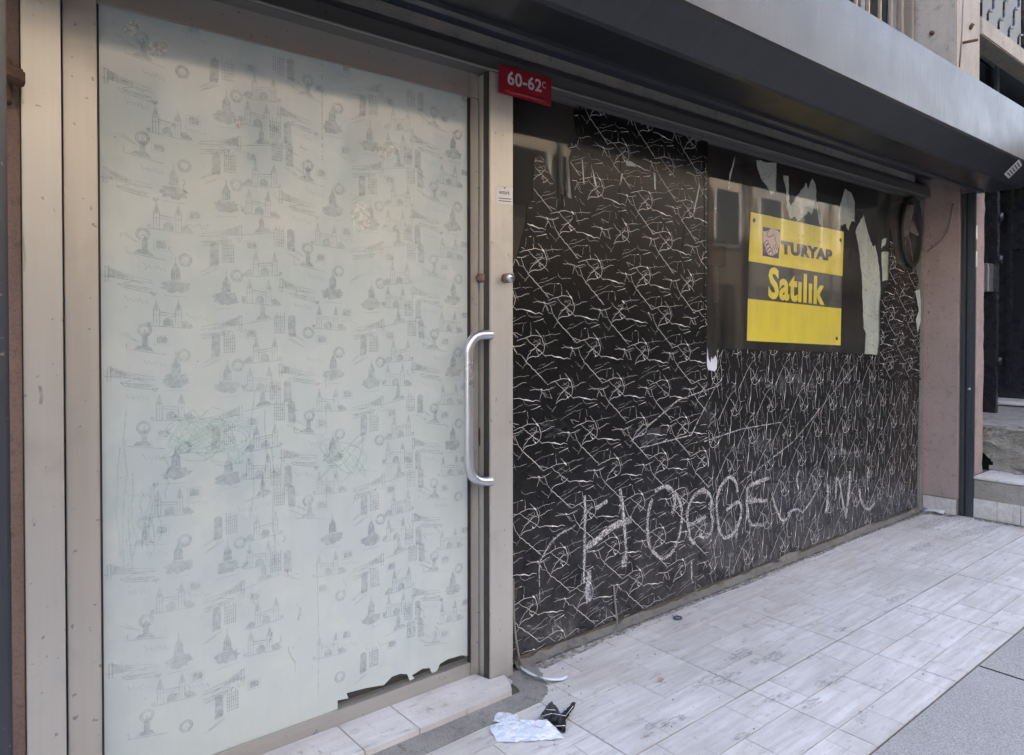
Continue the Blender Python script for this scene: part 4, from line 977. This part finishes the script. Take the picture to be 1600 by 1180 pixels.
for a, c in (((575, 942), (640, 925)), ((640, 925), (722, 940)), ((660, 1003), (720, 1000)), ((600, 900), (660, 905)), ((720, 945), (770, 880))):
    p, q = zz(a, .031), zz(c, .031); i = len(vn); o_ = Vector((.002, .003, 0)); vn += [p, q, q + o_, p + o_ * .5]; fs.append((i, i + 1, i + 2, i + 3))
mesh('vein_print', vn, fs, 'vein_white', bk)
fe = thing('white_plastic_strip', 'curled white feather-shaped plastic strip at the foot of the post', 'litter', G(850, 1055))
cl = smoothpath([zz(p, z) for p, z in (((445, 640), .006), ((480, 665), .012), ((540, 700), .016), ((600, 715), .012), ((680, 715), .008), ((735, 700), .004))], 4)
vs, fs = [], []
for i, p in enumerate(cl):
    u = i / (len(cl) - 1); wd_ = .004 + .042 * math.sin(math.pi * min(1, u * 1.05)) ** .8
    vs += [p + Vector((.3 * wd_, -wd_ * .5, 0)), p + Vector((0, 0, .006)), p + Vector((-.1 * wd_, wd_ * .5, 0))]
    if i: fs += [(3 * i - 3, 3 * i - 2, 3 * i + 1, 3 * i), (3 * i - 2, 3 * i - 1, 3 * i + 2, 3 * i + 1)]
o = mesh('strip', vs, fs, 'film_back_white', fe, True); o.modifiers.new('s', 'SOLIDIFY').thickness = .001
c = G(1059, 966, .004); tr_ = thing('bottle_ring', 'dark plastic bottle ring lying on the tiles near the window', 'litter', c)
tube('ring_band', [c + Vector((.016 * math.cos(a * .4189), .016 * math.sin(a * .4189), .002)) for a in range(16)], .004, 'label_ink', tr_, 6, False)
c = G(1032, 1064); lf = thing('dry_leaf', 'single dry brown leaf lying on the tiles', 'leaf', c)
mesh('blade', [c + Vector(v) for v in ((-.02, .0, .003), (0, -.010, .006), (.022, .002, .002), (.004, .010, .008), (0, 0, .003))], [(0, 1, 4), (1, 2, 4), (2, 3, 4), (3, 0, 4)], 'leaf_dry', lf)
for (px, py, lab, mt) in ((1455, 799, 'crumpled white wrapper in the corner under the pink wall', 'film_back_white'), (1468, 803, 'folded pale paper scrap beside the skirting tile in the corner', 'label_white'), (1447, 797, 'dirty grey rag scrap at the end of the window sill', 'cement_grey')):
    c = G(px, py); q = thing('litter_scrap', lab, 'litter', c)
    vs = [c + Vector((rnd.uniform(-.05, .05), rnd.uniform(-.05, .05), rnd.uniform(.001, .025))) for _ in range(9)]
    bm = bmesh.new(); [bm.verts.new(v) for v in vs]; bmesh.ops.convex_hull(bm, input=bm.verts)
    for v in list(bm.verts):
        if not v.link_faces: bm.verts.remove(v)
    frombm('paper', bm, mt, q)
# grit along joints and the foot of the wall
gb = bmesh.new()
for i in range(520):
    t_ = rnd.random()
    if t_ < .5: x, y = rnd.uniform(1.6, 5.2), -.035 - abs(rnd.gauss(0, .03))
    elif t_ < .7: x, y = rnd.uniform(.8, 1.75), rnd.uniform(-.28, -.05)
    elif t_ < .8: x, y = rnd.uniform(4.7, 5.22), rnd.uniform(-.35, -.04)
    else: x, y = rnd.uniform(1.2, 5.2), rnd.uniform(-1.05, -.05)
    if x < 1.56 and y > -.165: continue
    s = rnd.uniform(.0012, .0042); bmesh.ops.create_icosphere(gb, subdivisions=1, radius=s, matrix=Matrix.Translation((x, y, .002)) @ Matrix.Diagonal((1, rnd.uniform(.5, 1), .6, 1)))
g = frombm('grit', gb, 'cement_grey'); setp(g, 'loose dark grit scattered along the tile joints and wall foot', 'grit', None, 'stuff')
